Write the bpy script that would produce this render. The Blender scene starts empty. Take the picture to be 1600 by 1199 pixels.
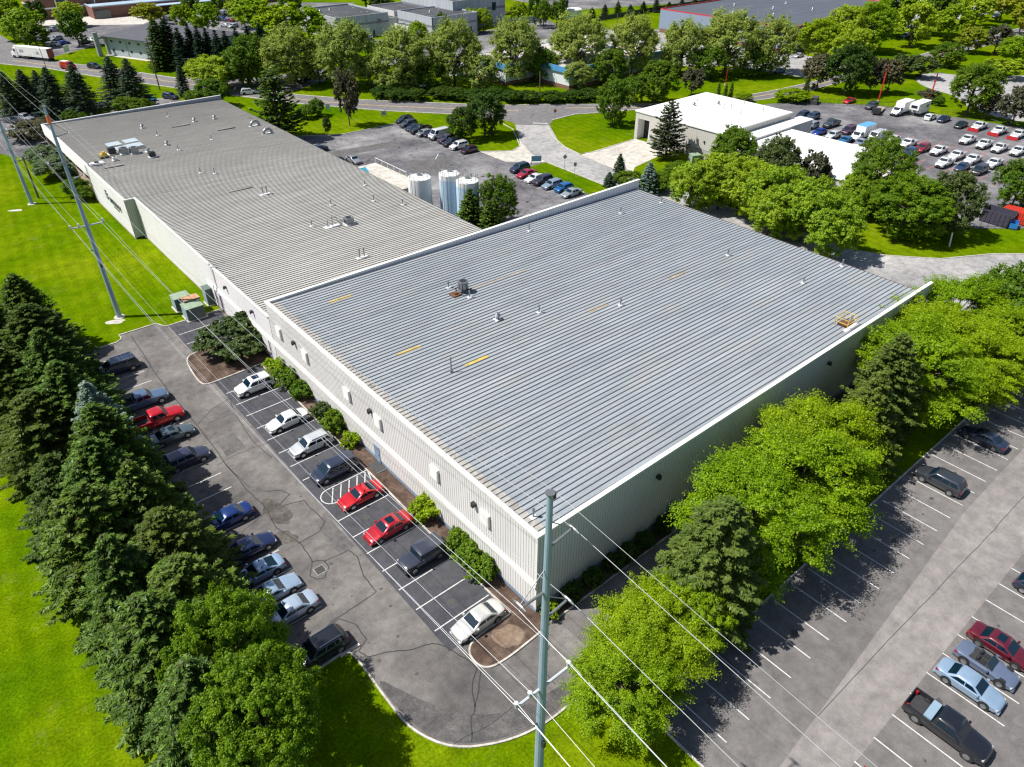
import bpy, math, random
import numpy as np
from mathutils import Vector, Matrix
random.seed(7)
S = bpy.context.scene
COL = S.collection
# ------------------------------------------------------------------ camera, sky, sun, exposure
FPX, CX, CY, CAMH = 1127.0, 800.0, 599.5, 52.0
PITCH = math.atan(794 / FPX); YAW = math.radians(40.0)
cam = bpy.data.cameras.new('camera'); cam.sensor_width = 36; cam.lens = FPX / 1600 * 36
cam.clip_start = 0.5; cam.clip_end = 6000
co = bpy.data.objects.new('camera', cam); COL.objects.link(co)
co.location = (0, 0, CAMH); co.rotation_euler = (math.pi / 2 - PITCH, 0, -YAW)
S.camera = co
S.render.resolution_x = 1024; S.render.resolution_y = 767
SUN_EL, SUN_AZ = math.radians(56), math.radians(146)      # azimuth counted from +X
sdir = Vector((math.cos(SUN_EL) * math.cos(SUN_AZ), math.cos(SUN_EL) * math.sin(SUN_AZ), math.sin(SUN_EL)))
W = bpy.data.worlds.new('World'); S.world = W; W.use_nodes = True
nt = W.node_tree; sky = nt.nodes.new('ShaderNodeTexSky'); sky.sky_type = 'NISHITA'; sky.sun_disc = False
sky.sun_elevation = SUN_EL; sky.sun_rotation = math.atan2(sdir.x, sdir.y)
nt.links.new(sky.outputs[0], nt.nodes['Background'].inputs[0]); nt.nodes['Background'].inputs[1].default_value = 0.076
sl = bpy.data.lights.new('sun', 'SUN'); sl.energy = 4.9; sl.angle = math.radians(0.5); sl.color = (1, .965, .9)
so = bpy.data.objects.new('sun', sl); COL.objects.link(so); so.rotation_euler = sdir.to_track_quat('Z', 'Y').to_euler()
S.view_settings.view_transform = 'Standard'; S.view_settings.look = 'None'; S.view_settings.exposure = 0.5
S.render.engine = 'CYCLES'; S.cycles.filter_width = 1.3
# ------------------------------------------------------------------ coordinates
def ray(px, py):
    u = (px - CX) / FPX; v = (CY - py) / FPX
    fh = math.cos(PITCH) + v * math.sin(PITCH); up = -math.sin(PITCH) + v * math.cos(PITCH)
    c, s = math.cos(YAW), math.sin(YAW)
    return (u * c + fh * s, -u * s + fh * c, up)
def at(px, py, z=0.0):                    # the place at height z seen at that spot of the photograph
    r = ray(px, py); t = (CAMH - z) / -r[2]
    return (r[0] * t, r[1] * t)
# ------------------------------------------------------------------ materials
MATS = {}
def newmat(name):
    m = bpy.data.materials.new(name); m.use_nodes = True
    return m, m.node_tree, m.node_tree.nodes['Principled BSDF']
def nd(t, typ, **k):
    n = t.nodes.new(typ)
    for a, b in k.items(): setattr(n, a, b)
    return n
def mapped(t, scale, detail=4, rough=.6, vec=None, stretch=None):
    n = nd(t, 'ShaderNodeTexNoise'); n.inputs['Scale'].default_value = scale; n.inputs['Detail'].default_value = detail
    n.inputs['Roughness'].default_value = rough
    tc = nd(t, 'ShaderNodeTexCoord')
    if stretch:
        mp = nd(t, 'ShaderNodeMapping'); mp.inputs['Scale'].default_value = stretch
        t.links.new(tc.outputs['Object'], mp.inputs[0]); t.links.new(mp.outputs[0], n.inputs['Vector'])
    else: t.links.new(tc.outputs['Object'], n.inputs['Vector'])
    return n
def ramp(t, src, stops):
    r = nd(t, 'ShaderNodeValToRGB'); e = r.color_ramp.elements
    while len(e) < len(stops): e.new(.5)
    for el, (p, c) in zip(e, stops): el.position = p; el.color = (*c, 1) if len(c) == 3 else c
    t.links.new(src, r.inputs[0]); return r
def mixc(t, fac, a, b, mode='MIX'):
    m = nd(t, 'ShaderNodeMix', data_type='RGBA', blend_type=mode)
    for inp, v in ((m.inputs[0], fac), (m.inputs[6], a), (m.inputs[7], b)):
        if hasattr(v, 'links'): t.links.new(v, inp)
        elif isinstance(v, (int, float)): inp.default_value = v
        else: inp.default_value = (*v, 1)
    return m.outputs[2]
def bump(t, b, src, strength, dist=.02):
    n = nd(t, 'ShaderNodeBump'); n.inputs['Strength'].default_value = strength; n.inputs['Distance'].default_value = dist
    t.links.new(src, n.inputs['Height']); t.links.new(n.outputs[0], b.inputs['Normal'])
def M(name, col, rough=.6, metal=0., var=.12, vs=1.2, spec=.5, dirt=None, coat=0., stretch=None):
    if name in MATS: return MATS[name]
    m, t, b = newmat(name)
    b.inputs['Roughness'].default_value = rough; b.inputs['Metallic'].default_value = metal
    b.inputs['Specular IOR Level'].default_value = spec; b.inputs['Coat Weight'].default_value = coat
    if var > 0:
        n = mapped(t, vs, 5, .65, stretch=stretch)
        lo = tuple(c * (1 - var) for c in col); hi = tuple(min(1, c * (1 + var)) for c in col)
        r = ramp(t, n.outputs[0], [(.3, lo), (.7, hi)]); out = r.outputs[0]
        if dirt:
            n2 = mapped(t, vs * .35, 6, .7); r2 = ramp(t, n2.outputs[0], [(.5, (0, 0, 0)), (.72, (1, 1, 1))])
            out = mixc(t, r2.outputs[0], out, dirt)
        t.links.new(out, b.inputs['Base Color'])
    else: b.inputs['Base Color'].default_value = (*col, 1)
    MATS[name] = m; return m
def ground_mat(name, c1, c2, c3, big=.08, mid=.8, fine=9, rough=.95, crack=0., stripe=0., patch=0.):
    if name in MATS: return MATS[name]
    m, t, b = newmat(name); b.inputs['Roughness'].default_value = rough; b.inputs['Specular IOR Level'].default_value = 0 if stripe else .2
    n1 = mapped(t, big, 6, .62); r1 = ramp(t, n1.outputs[0], [(.32, c1), (.5, c2), (.7, c3)])
    n2 = mapped(t, mid, 6, .7); r2 = ramp(t, n2.outputs[0], [(.3, (.72, .72, .72)), (.7, (1.26, 1.26, 1.26))])
    out = mixc(t, 1.0, r1.outputs[0], r2.outputs[0], 'MULTIPLY')
    n3 = mapped(t, fine, 3, .8); _a = .5 if stripe else .3; r3 = ramp(t, n3.outputs[0], [(.3, (1 - _a, 1 - _a, 1 - _a)), (.7, (1 + _a, 1 + _a, 1 + _a))])
    out = mixc(t, 1.0, out, r3.outputs[0], 'MULTIPLY')
    if crack > 0:
        tc = nd(t, 'ShaderNodeTexCoord'); v = nd(t, 'ShaderNodeTexVoronoi', feature='DISTANCE_TO_EDGE'); v.inputs['Scale'].default_value = crack
        ns = mapped(t, crack * 3, 4, .7); vm = nd(t, 'ShaderNodeVectorMath', operation='SCALE'); vm.inputs['Scale'].default_value = 1.1 / crack
        t.links.new(ns.outputs[1], vm.inputs[0]); va = nd(t, 'ShaderNodeVectorMath', operation='ADD')
        t.links.new(tc.outputs['Object'], va.inputs[0]); t.links.new(vm.outputs[0], va.inputs[1]); t.links.new(va.outputs[0], v.inputs['Vector'])
        rc = ramp(t, v.outputs[0], [(0, (.45, .45, .45)), (.018, (1, 1, 1))])
        out = mixc(t, 1.0, out, rc.outputs[0], 'MULTIPLY')
    if stripe > 0:
        nd_ = mapped(t, .22, 7, .75); rd_ = ramp(t, nd_.outputs[0], [(.58, (0, 0, 0)), (.74, (.5, .5, .5))]); out = mixc(t, rd_.outputs[0], out, (.20, .20, .05))
        tc = nd(t, 'ShaderNodeTexCoord'); mp = nd(t, 'ShaderNodeMapping'); mp.inputs['Rotation'].default_value = (0, 0, .12)
        w = nd(t, 'ShaderNodeTexWave'); w.inputs['Scale'].default_value = stripe; w.inputs['Distortion'].default_value = 1.6; w.inputs['Detail'].default_value = 2
        t.links.new(tc.outputs['Object'], mp.inputs[0]); t.links.new(mp.outputs[0], w.inputs['Vector'])
        rw = ramp(t, w.outputs[0], [(.2, (.93, .95, .93)), (.8, (1.07, 1.05, 1.04))])
        out = mixc(t, 1.0, out, rw.outputs[0], 'MULTIPLY')
    t.links.new(out, b.inputs['Base Color']); bump(t, b, n3.outputs[0], .4, .03)
    MATS[name] = m; return m
def paint(col, metal=.35, rough=.28):
    k = 'car_paint_%02x%02x%02x' % tuple(int(c * 255) for c in col)
    return M(k, col, rough, metal if max(col) > .1 else .05, var=.04, vs=3, coat=1.0)
def leaf_mat(name, dark, mid, light, trans=.3):
    if name in MATS: return MATS[name]
    m, t, b = newmat(name); t.nodes.remove(b)
    g = nd(t, 'ShaderNodeNewGeometry'); oi = nd(t, 'ShaderNodeObjectInfo')
    r = ramp(t, g.outputs['Random Per Island'], [(0, dark), (.5, mid), (1, light)])
    n = mapped(t, .45, 3, .6); rn = ramp(t, n.outputs[0], [(.3, (.72, .78, .8)), (.7, (1.25, 1.18, 1.1))])
    out = mixc(t, 1.0, r.outputs[0], rn.outputs[0], 'MULTIPLY')
    ro = ramp(t, oi.outputs['Random'], [(0, (.85, .92, .95)), (1, (1.15, 1.06, .95))])
    out = mixc(t, 1.0, out, ro.outputs[0], 'MULTIPLY')
    d = nd(t, 'ShaderNodeBsdfDiffuse'); tr = nd(t, 'ShaderNodeBsdfTranslucent'); gl = nd(t, 'ShaderNodeBsdfGlossy')
    gl.inputs['Roughness'].default_value = .45; gl.inputs['Color'].default_value = (.9, 1, .9, 1)
    t.links.new(out, d.inputs[0]); br = mixc(t, 1.0, out, (1.3, 1.4, .6), 'MULTIPLY'); t.links.new(br, tr.inputs[0])
    ms = nd(t, 'ShaderNodeMixShader'); ms.inputs[0].default_value = trans
    t.links.new(d.outputs[0], ms.inputs[1]); t.links.new(tr.outputs[0], ms.inputs[2])
    ms2 = nd(t, 'ShaderNodeMixShader'); ms2.inputs[0].default_value = .012
    t.links.new(ms.outputs[0], ms2.inputs[1]); t.links.new(gl.outputs[0], ms2.inputs[2])
    t.links.new(ms2.outputs[0], t.nodes['Material Output'].inputs[0])
    MATS[name] = m; return m
def brick_mat(name, c1, c2, mortar, scale=1.0):
    if name in MATS: return MATS[name]
    m, t, b = newmat(name); b.inputs['Roughness'].default_value = .9
    tc = nd(t, 'ShaderNodeTexCoord'); sx = nd(t, 'ShaderNodeSeparateXYZ'); ad = nd(t, 'ShaderNodeMath', operation='ADD'); cb = nd(t, 'ShaderNodeCombineXYZ')
    t.links.new(tc.outputs['Object'], sx.inputs[0]); t.links.new(sx.outputs[0], ad.inputs[0]); t.links.new(sx.outputs[1], ad.inputs[1])
    t.links.new(ad.outputs[0], cb.inputs[0]); t.links.new(sx.outputs[2], cb.inputs[1])
    br = nd(t, 'ShaderNodeTexBrick'); br.inputs['Scale'].default_value = scale
    br.inputs['Brick Width'].default_value = .6; br.inputs['Row Height'].default_value = .22; br.inputs['Mortar Size'].default_value = .02
    br.inputs['Color1'].default_value = (*c1, 1); br.inputs['Color2'].default_value = (*c2, 1); br.inputs['Mortar'].default_value = (*mortar, 1)
    t.links.new(cb.outputs[0], br.inputs['Vector']); t.links.new(br.outputs[0], b.inputs['Base Color'])
    MATS[name] = m; return m

GRASS = ground_mat('grass', (.048, .112, .001), (.088, .148, .001), (.155, .198, .004), .045, .5, 4.5, crack=0, stripe=.16)
ASPH = ground_mat('asphalt_old', (.085, .080, .079), (.142, .131, .125), (.215, .20, .187), .13, .9, 18)
ASPH_D = ground_mat('asphalt_dark', (.052, .053, .062), (.064, .065, .074), (.08, .08, .088), .12, .9, 22)
ASPH_E = ground_mat('asphalt_east', (.130, .121, .120), (.155, .145, .140), (.185, .173, .166), .05, .7, 20)
ASPH_L = ground_mat('asphalt_lane', (.19, .174, .168), (.222, .204, .196), (.26, .24, .228), .1, .7, 20)
ASPH_C = ground_mat('asphalt_centre', (.085, .082, .09), (.145, .14, .148), (.27, .26, .26), .08, .7, 16, crack=.08)
ROADM = ground_mat('asphalt_road', (.13, .125, .13), (.16, .152, .155), (.19, .18, .18), .05, .8, 18)
CRACKED = ground_mat('asphalt_cracked', (.24, .235, .235), (.32, .31, .305), (.40, .385, .37), .07, .8, 14, crack=.22)
CONC = ground_mat('concrete', (.40, .37, .33), (.47, .44, .39), (.54, .50, .45), .1, .8, 16)
CURB = ground_mat('curb_concrete', (.38, .35, .31), (.46, .43, .38), (.54, .51, .46), .5, 2, 16)
MULCH = ground_mat('mulch', (.05, .032, .025), (.09, .06, .045), (.15, .11, .085), .6, 3, 18)
LINE = M('line_paint', (.58, .575, .56), .85, var=.15, vs=7, dirt=(.34, .33, .32))
SPECK = M('oil_stain', (.06, .056, .054), .7, var=.35, vs=6)
LINE_Y = M('line_yellow', (.62, .42, .12), .8, var=.15, vs=3)
LINE_R = M('line_red', (.45, .12, .10), .8, var=.15, vs=3)
SEAL = M('crack_sealant', (.022, .022, .024), .7, var=.2, vs=3)
# ------------------------------------------------------------------ mesh builder
class MB:
    def __init__(s): s.v = []; s.f = []; s.mi = []; s.cur = 0
    def m(s, i): s.cur = i; return s
    def add(s, vs, fs):
        o = len(s.v); s.v += [tuple(v) for v in vs]
        for f in fs: s.f.append(tuple(o + i for i in f)); s.mi.append(s.cur)
        return s
    def box(s, x0, x1, y0, y1, z0, z1, T=None):
        vs = [(x, y, z) for z in (z0, z1) for x, y in ((x0, y0), (x1, y0), (x1, y1), (x0, y1))]
        if T is not None: vs = [T @ Vector(v) for v in vs]
        return s.add(vs, [(0, 3, 2, 1), (4, 5, 6, 7), (0, 1, 5, 4), (1, 2, 6, 5), (2, 3, 7, 6), (3, 0, 4, 7)])
    def prism(s, pts, z0, z1, cap=True):
        n = len(pts); a = sum(pts[i][0] * pts[(i + 1) % n][1] - pts[(i + 1) % n][0] * pts[i][1] for i in range(n))
        if a < 0: pts = pts[::-1]
        vs = [(p[0], p[1], z0) for p in pts] + [(p[0], p[1], z1) for p in pts]
        fs = [(i, (i + 1) % n, n + (i + 1) % n, n + i) for i in range(n)]
        if cap: fs += [tuple(range(n, 2 * n)), tuple(range(n - 1, -1, -1))]
        return s.add(vs, fs)
    def sheet(s, pts, z):
        n = len(pts); a = sum(pts[i][0] * pts[(i + 1) % n][1] - pts[(i + 1) % n][0] * pts[i][1] for i in range(n))
        if a < 0: pts = pts[::-1]
        return s.add([(p[0], p[1], z) for p in pts], [tuple(range(n))])
    def cyl(s, c, r, z0, z1, n=16, r1=None, cap=True):
        r1 = r if r1 is None else r1
        vs = [(c[0] + r * math.cos(2 * math.pi * i / n), c[1] + r * math.sin(2 * math.pi * i / n), z0) for i in range(n)]
        vs += [(c[0] + r1 * math.cos(2 * math.pi * i / n), c[1] + r1 * math.sin(2 * math.pi * i / n), z1) for i in range(n)]
        fs = [(i, (i + 1) % n, n + (i + 1) % n, n + i) for i in range(n)]
        if cap: fs += [tuple(range(n, 2 * n)), tuple(range(n - 1, -1, -1))]
        return s.add(vs, fs)
    def tube(s, pts, rs, n=8):
        pts = [Vector(p) for p in pts]
        if not hasattr(rs, '__len__'): rs = [rs] * len(pts)
        vs = []; fs = []
        for i, p in enumerate(pts):
            d = (pts[min(i + 1, len(pts) - 1)] - pts[max(i - 1, 0)]).normalized()
            u = d.cross(Vector((0, 0, 1)));
            if u.length < .05: u = d.cross(Vector((0, 1, 0)))
            u.normalize(); w = u.cross(d)
            vs += [p + (u * math.cos(2 * math.pi * k / n) + w * math.sin(2 * math.pi * k / n)) * rs[i] for k in range(n)]
        for i in range(len(pts) - 1):
            for k in range(n): fs.append((i * n + k, i * n + (k + 1) % n, (i + 1) * n + (k + 1) % n, (i + 1) * n + k))
        fs += [tuple(range(n - 1, -1, -1)), tuple(range((len(pts) - 1) * n, len(pts) * n))]
        return s.add(vs, fs)
    def ribbon(s, pts, w, z):
        P = [Vector((p[0], p[1])) for p in pts]; L = []; R = []
        for i in range(len(P)):
            d = (P[min(i + 1, len(P) - 1)] - P[max(i - 1, 0)]).normalized(); nrm = Vector((-d.y, d.x)) * w / 2
            L.append(P[i] + nrm); R.append(P[i] - nrm)
        vs = [(p.x, p.y, z) for p in L] + [(p.x, p.y, z) for p in R]; n = len(P)
        return s.add(vs, [(n + i, n + i + 1, i + 1, i) for i in range(n - 1)])
    def build(s, name, mats, parent=None, smooth=None, loc=None):
        me = bpy.data.meshes.new(name); me.from_pydata(s.v, [], s.f)
        if not isinstance(mats, (list, tuple)): mats = [mats]
        for m in mats: me.materials.append(m)
        if len(mats) > 1: me.polygons.foreach_set('material_index', s.mi)
        if smooth:
            me.polygons.foreach_set('use_smooth', [True] * len(me.polygons)); me.set_sharp_from_angle(angle=math.radians(smooth))
        me.update()
        o = bpy.data.objects.new(name, me); COL.objects.link(o)
        if parent: o.parent = parent
        if loc: o.location = loc
        return o
def tag(o, label=None, cat=None, group=None, kind=None):
    if label: o['label'] = label
    if cat: o['category'] = cat
    if group: o['group'] = group
    if kind: o['kind'] = kind
    return o
def empty(name, loc, rz=0, label=None, cat=None, group=None):
    o = bpy.data.objects.new(name, None); COL.objects.link(o); o.location = loc; o.rotation_euler = (0, 0, rz)
    o.empty_display_size = .5
    return tag(o, label, cat, group)
def copy_tree(o, parent=None):
    c = o.copy(); COL.objects.link(c)
    if parent: c.parent = parent
    for ch in o.children: copy_tree(ch, c)
    return c
def RZ(a, loc=(0, 0, 0)): return Matrix.Translation(loc) @ Matrix.Rotation(a, 4, 'Z')
def struct(name, mb, mat): return tag(mb.build(name, mat), kind='structure')
# ------------------------------------------------------------------ ground
g = MB(); N = 24; SZ = 3000
g.sheet([(-SZ, -SZ), (SZ, -SZ), (SZ, SZ), (-SZ, SZ)], 0); struct('lawn', g, GRASS)
def zsheet(name, pts, z, mat): return struct(name, MB().sheet(pts, z), mat)
def arc(c, r, a0, a1, n=8): return [(c[0] + r * math.cos(math.radians(a0 + (a1 - a0) * i / n)), c[1] + r * math.sin(math.radians(a0 + (a1 - a0) * i / n))) for i in range(n + 1)]
def smooth_poly(pts, it=2, closed=False):
    for _ in range(it):
        q = [] if closed else [pts[0]]
        rng = range(len(pts)) if closed else range(len(pts) - 1)
        for i in rng:
            a = pts[i]; b = pts[(i + 1) % len(pts)]
            q += [(a[0] * .75 + b[0] * .25, a[1] * .75 + b[1] * .25), (a[0] * .25 + b[0] * .75, a[1] * .25 + b[1] * .75)]
        if not closed: q.append(pts[-1])
        pts = q
    return pts
wn = [(7.2, 98.5), (12.4, 98.5), (13.1, 98.9), (13.3, 99.5), (13.2, 100.3), (18.3, 100.2), (18.6, 99.3), (19.1, 98.5), (26.9, 98.4)]
ws = [(7.2, 35.9), (12.1, 36.1), (12.7, 35.7), (12.85, 35.0)] + smooth_poly([(12.85, 33), (12.8, 29.8), (12.9, 27.0), (14.4, 23.9), (17.5, 21.9), (20.5, 21.0), (24, 20.9)])
zsheet('west_parking_lot', wn + [(26.9, 28)] + [(28, 28), (28, 22.3)] + ws[::-1], .012, ASPH)
zsheet('east_driveway', [(27.9, 28), (27.9, 22.2), (98, 22.2), (110, 24), (118, 22), (122, 30), (108, 50), (99, 29), (94, 28)], .016, ASPH_E)
zsheet('east_parking_lot', [(27.3, -60), (27.3, 15.9), (28.4, 16.95), (116, 16.9), (125, 16), (125, -60)], .012, ASPH_E)
zsheet('east_lane', [(27.35, 4.6), (27.35, 7.6), (67.6, 10.4), (90, 10.5), (118, 10.3), (118, 4.4)], .016, ASPH_L)
# east row of the west lot has fresher, darker asphalt
zsheet('stall_row_asphalt', [(19.0, 30.6), (19.0, 80.7), (25.2, 80.9), (25.2, 30.6)], .016, ASPH_D)
zsheet('stall_end_asphalt', [(19.4, 89.3), (19.4, 98.2), (26.6, 98.2), (26.6, 89.3)], .016, ASPH_D)
zsheet('centre_parking_lot', [(64, 79), (64, 190), (21, 192), (10, 215), (2, 236), (8, 250), (24, 246.5), (62, 229), (66.5, 221.5), (75, 208), (70, 190), (66, 175.5), (77.5, 168.4), (84, 164.6), (101.3, 164.2), (101.3, 132.2), (109.5, 123.7), (108, 117), (101.2, 117), (101.2, 79)], .008, ASPH_C)
zsheet('entrance_drive', [(121.8, 143.9), (113.8, 132.9), (109.5, 123.7), (108.1, 116.2), (107.3, 97.8), (107.3, 48), (107.3, 26), (112, 26), (124.4, 25.4), (150, -5), (170, -5), (150, 20), (137.5, 30.2), (133.4, 33.6), (124.9, 38.3), (119.4, 44.5), (117.3, 48.8), (116.5, 98), (116.1, 103.9), (117.7, 116.9), (119.5, 124.8), (128, 137.7)], .02, CRACKED)
zsheet('concrete_mouth', [(101.3, 132.2), (107.3, 127.9), (111.2, 129.4), (113.8, 132.9), (109.6, 123.7), (108.1, 116.9), (104.8, 118.9), (101.3, 123)], .024, CONC)
zsheet('garage_apron', [(117.4, 115.6), (136.2, 116.1), (136.2, 104), (131.4, 103.9), (120.5, 102), (117.4, 99.8), (116.2, 103.9)], .024, CONC)
rn = [(20, 362), (50.6, 301.8), (60.5, 283.6), (73.6, 251.6), (93.5, 207.2), (104.2, 191.1), (125.3, 166.6), (133.2, 158.8), (140.6, 153.7), (151.5, 144.6), (165, 134), (182, 125.5), (200.7, 122.2), (216.3, 120.8), (260.6, 119), (299, 118.3), (378, 117.4), (470, 117)]
rs = [(9, 358), (35.5, 311.1), (46.1, 292.5), (55, 270), (68.8, 239.2), (89, 198.2), (103.7, 176), (115.4, 162), (121.5, 152), (122.6, 146), (121.8, 143.9), (128, 137.7), (132, 140.8), (140, 141), (145.6, 138.2), (154.9, 134.1), (172, 124), (193.5, 117.3), (211, 115.3), (288, 112.0), (355, 108.7), (470, 107)]
zsheet('main_road', rn + rs[::-1], .028, ROADM)
zsheet('road_junction', [(35.5, 311.1), (5, 345), (-20, 430), (62, 440), (46, 385), (46.8, 345), (50.6, 301.8)], .024, ROADM)
zsheet('side_road', [(72.5, 254), (92, 236), (125, 233), (150, 236), (150, 226), (120, 224), (93, 212)], .020, ROADM)
zsheet('office_yard', [(150, 273), (150, 226), (146, 222), (150, 214), (215, 214), (240, 262), (215, 262), (205, 256), (168, 256)], .012, ASPH_C)
zsheet('workshop_yard', [(146, 196), (138, 200), (140, 215), (170, 226), (240, 226), (256, 212), (256, 120), (250, 124), (225, 126), (222, 150), (205, 165), (200, 200)], .016, CRACKED)
zsheet('sales_lot', [(157.4, 60), (157.4, 92), (163.5, 92), (163.5, 117), (189, 114.3), (200.7, 106.6), (204, 101.7), (211.2, 93.4), (218, 59.3), (224, 10), (160, 25), (149.2, 34.4), (142.6, 39.9), (147, 50)], .012, ASPH_C)
zsheet('lot_entry_concrete', [(157.5, 70), (167, 64), (156, 52), (151, 54)], .018, CONC)
zsheet('loop_drive', smooth_poly([(263, 104), (267, 93), (280, 82), (310, 70), (300, 60), (262, 68), (234, 58), (221, 62), (228, 78), (238, 84), (241, 94.5), (250, 103)], 2, True), .016, CRACKED)
zsheet('school_parking_lot', [(52, 312), (56, 345), (50, 385), (74, 380), (98, 366), (112, 382), (170, 386), (200, 360), (140, 318), (100, 300), (96, 316), (84, 330), (66, 322)], .010, ASPH_C)
zsheet('school_forecourt', [(56, 372), (62, 400), (70, 430), (98, 388), (112, 382), (98, 362), (74, 378)], .016, CONC)
zsheet('far_parking_lot', [(266, 318), (266, 272), (310, 259), (380, 230), (470, 330), (300, 420)], .012, ASPH_C)
zsheet('far_east_lot', [(300, 150), (420, 140), (440, 200), (330, 230)], .012, CRACKED)
# kerbs
def kerb(name, pts, w=.16, h=.12, closed=False):
    mb = MB()
    if closed: pts = pts + [pts[0]]
    P = [Vector(p) for p in pts]; n = len(P); L = []; R = []
    for i in range(n):
        if closed: a, b = P[(i - 1) % (n - 1)], P[(i + 1) % (n - 1)] if i < n - 1 else P[1]
        else: a, b = P[max(i - 1, 0)], P[min(i + 1, n - 1)]
        d = (b - a).normalized(); q = Vector((-d.y, d.x)) * w / 2; L.append(P[i] + q); R.append(P[i] - q)
    vs = []
    for l, r in zip(L, R): vs += [(l.x, l.y, 0), (l.x, l.y, h), (r.x, r.y, h), (r.x, r.y, 0)]
    fs = []
    for i in range(n - 1):
        a = i * 4; b = a + 4; fs += [(a, b, b + 1, a + 1), (a + 1, b + 1, b + 2, a + 2), (a + 2, b + 2, b + 3, a + 3)]
    fs += [(0, 1, 2, 3), ((n - 1) * 4 + 3, (n - 1) * 4 + 2, (n - 1) * 4 + 1, (n - 1) * 4)]
    mb.add(vs, fs); return struct(name, mb, CURB)
kerb('kerb', wn[::-1] + [(7.1, 98.5), (7.1, 36)] + ws)
kerb('kerb', [(27.3, -60), (27.3, 15.9), (28.4, 16.95), (116, 16.9)])
isN = smooth_poly([(26.7, 89.3), (20.2, 89.2), (18.1, 88.6), (17.6, 84), (17.6, 80.9), (19, 80.7), (25.2, 80.9)], 2)
isS = smooth_poly([(25.3, 30.2), (21.2, 30.3), (20.0, 29.5), (20.0, 27.6), (21.6, 27.0), (26.3, 27.2)], 2)
kerb('kerb', isN + [(25.2, 30.3)] + isS[1:])
struct('planting_bed', MB().prism(isN + [(25.25, 30.3)] + isS[1:] + [(27.2, 27.3), (26.9, 28.9), (26.9, 89.3)], 0, .09), MULCH)
kerb('kerb', [(27.2, 27.3), (94, 27.4)])
struct('planting_bed', MB().prism([(27.25, 27.35), (94, 27.45), (94, 28.9), (26.9, 28.9)], 0, .09), MULCH)
kerb('kerb', [(66, 175.5), (77.5, 168.4), (84, 164.6), (101.3, 164.2), (101.3, 132.3), (107.3, 127.9), (111.2, 129.6), (118.6, 141), (120.8, 150.5)], .2)
kerb('kerb', [(126.8, 137), (122, 130), (118.7, 122.2), (117.6, 116.2), (121.6, 115.2), (135.1, 115.9)], .2)
kerb('kerb', [(101.2, 98), (101.2, 115.8), (104.8, 118.8), (108, 116.6), (107.3, 98), (107.3, 50)], .2)
kerb('kerb', [(137.5, 30.2), (133.4, 33.6), (124.9, 38.3), (119.4, 44.5), (117.3, 48.8), (116.6, 98)], .2)
kerb('kerb', rn[1:], .35); kerb('kerb', rs[1:9], .35); kerb('kerb', rs[12:], .35)
# markings
mk = MB()
for y in [33.0, 35.8, 38.55, 41.3, 44.05, 46.7, 49.5, 57.1, 59.95, 62.8, 65.7, 68.5, 71.5, 74.4, 77.4]: mk.box(19.2, 25.0, y - .05, y + .05, .02, .024)
for y in [92.0, 95.1]: mk.box(19.6, 25.4, y - .05, y + .05, .02, .024)
for i in range(22):
    y = 38.6 + 2.8 * i
    if y < 97 and not 75 < y < 80: mk.box(7.3, 13.1, y - .05, y + .05, .02, .024)
def hatch(x0, x1, y0, y1, flip=False):
    r = (y1 - y0) / 2; c = ((x1 - r) if flip else (x0 + r), (y0 + y1) / 2)
    out = [(x0 if flip else x1, y1)] + arc(c, r, 90, -90 if flip else 270) + [(x0 if flip else x1, y0)]
    mk.ribbon(out, .1, .024)
    k = x0 + .6
    while k < x1 - .3:
        mk.ribbon([(k, y0 + .15), (min(k + 1.2, x1), y1 - .15)], .1, .0245); k += .95
hatch(19.3, 25.2, 51.9, 54.2); hatch(7.4, 13.3, 75.4, 77.9, True)
for x in np.arange(30.1, 112, 2.745): mk.box(x - .05, x + .05, 11.4 - (x - 30) * .012, 16.5, .02, .024)
for x in np.arange(30.45, 112, 2.765): mk.box(x - .05, x + .05, -1.2, 4.7 - (x - 30) * .006, .02, .024)
for x in np.arange(30.45, 112, 2.765): mk.box(x - .05, x + .05, -24.0, -18.0, .02, .024)
for y in np.arange(97.5, 117, 2.8): mk.box(95.5, 101, y - .05, y + .05, .016, .02)
for y in np.arange(133.5, 165, 2.8): mk.box(96, 101.2, y - .05, y + .05, .016, .02)
for i in range(15):
    a = (21 + i * 2.9, 227 + 0 * i); mk.ribbon([(a[0], 218 + i * .1), (a[0] + .6, 224)], .12, .018)
mk.ribbon([at(833, 192.5), at(856, 193.5)], .45, .034)
struct('parking_markings', mk, LINE)
def centre_line(off):
    n = 60; out = []
    ctr = [(40, 302 + 12), (50.5, 292), (58, 277), (64.7, 261.9), (71.3, 246.5), (90.7, 203.6), (98.5, 190.5), (107, 179.7), (121.9, 162.9), (131, 153.5)]
    return [(p[0] + off * .8, p[1] + off * .6) for p in smooth_poly(ctr, 2)]
ym = MB()
for off in (-.14, .14): ym.ribbon(centre_line(off), .13, .034)
c2 = smooth_poly([(142.8, 147.2), (149.1, 142.2), (160, 133.6), (175, 125.5), (198.3, 119.9), (211.4, 118.3), (260, 115.9), (330, 113.6), (450, 112)], 2)
for off in (-.14, .14): ym.ribbon([(p[0], p[1] + off) for p in c2], .13, .034)
ym.ribbon([(82, 234), (100, 229), (125, 228.5), (148, 231)], .15, .03)
struct('road_markings', ym, LINE_Y)
rm = MB()
for i in range(14):
    for x0 in (168, 184): rm.ribbon([(x0, 44 + i * 3.3), (x0 + 6, 44 + i * 3.3)], .16, .02)
struct('sales_lot_markings', rm, LINE_R)
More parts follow.
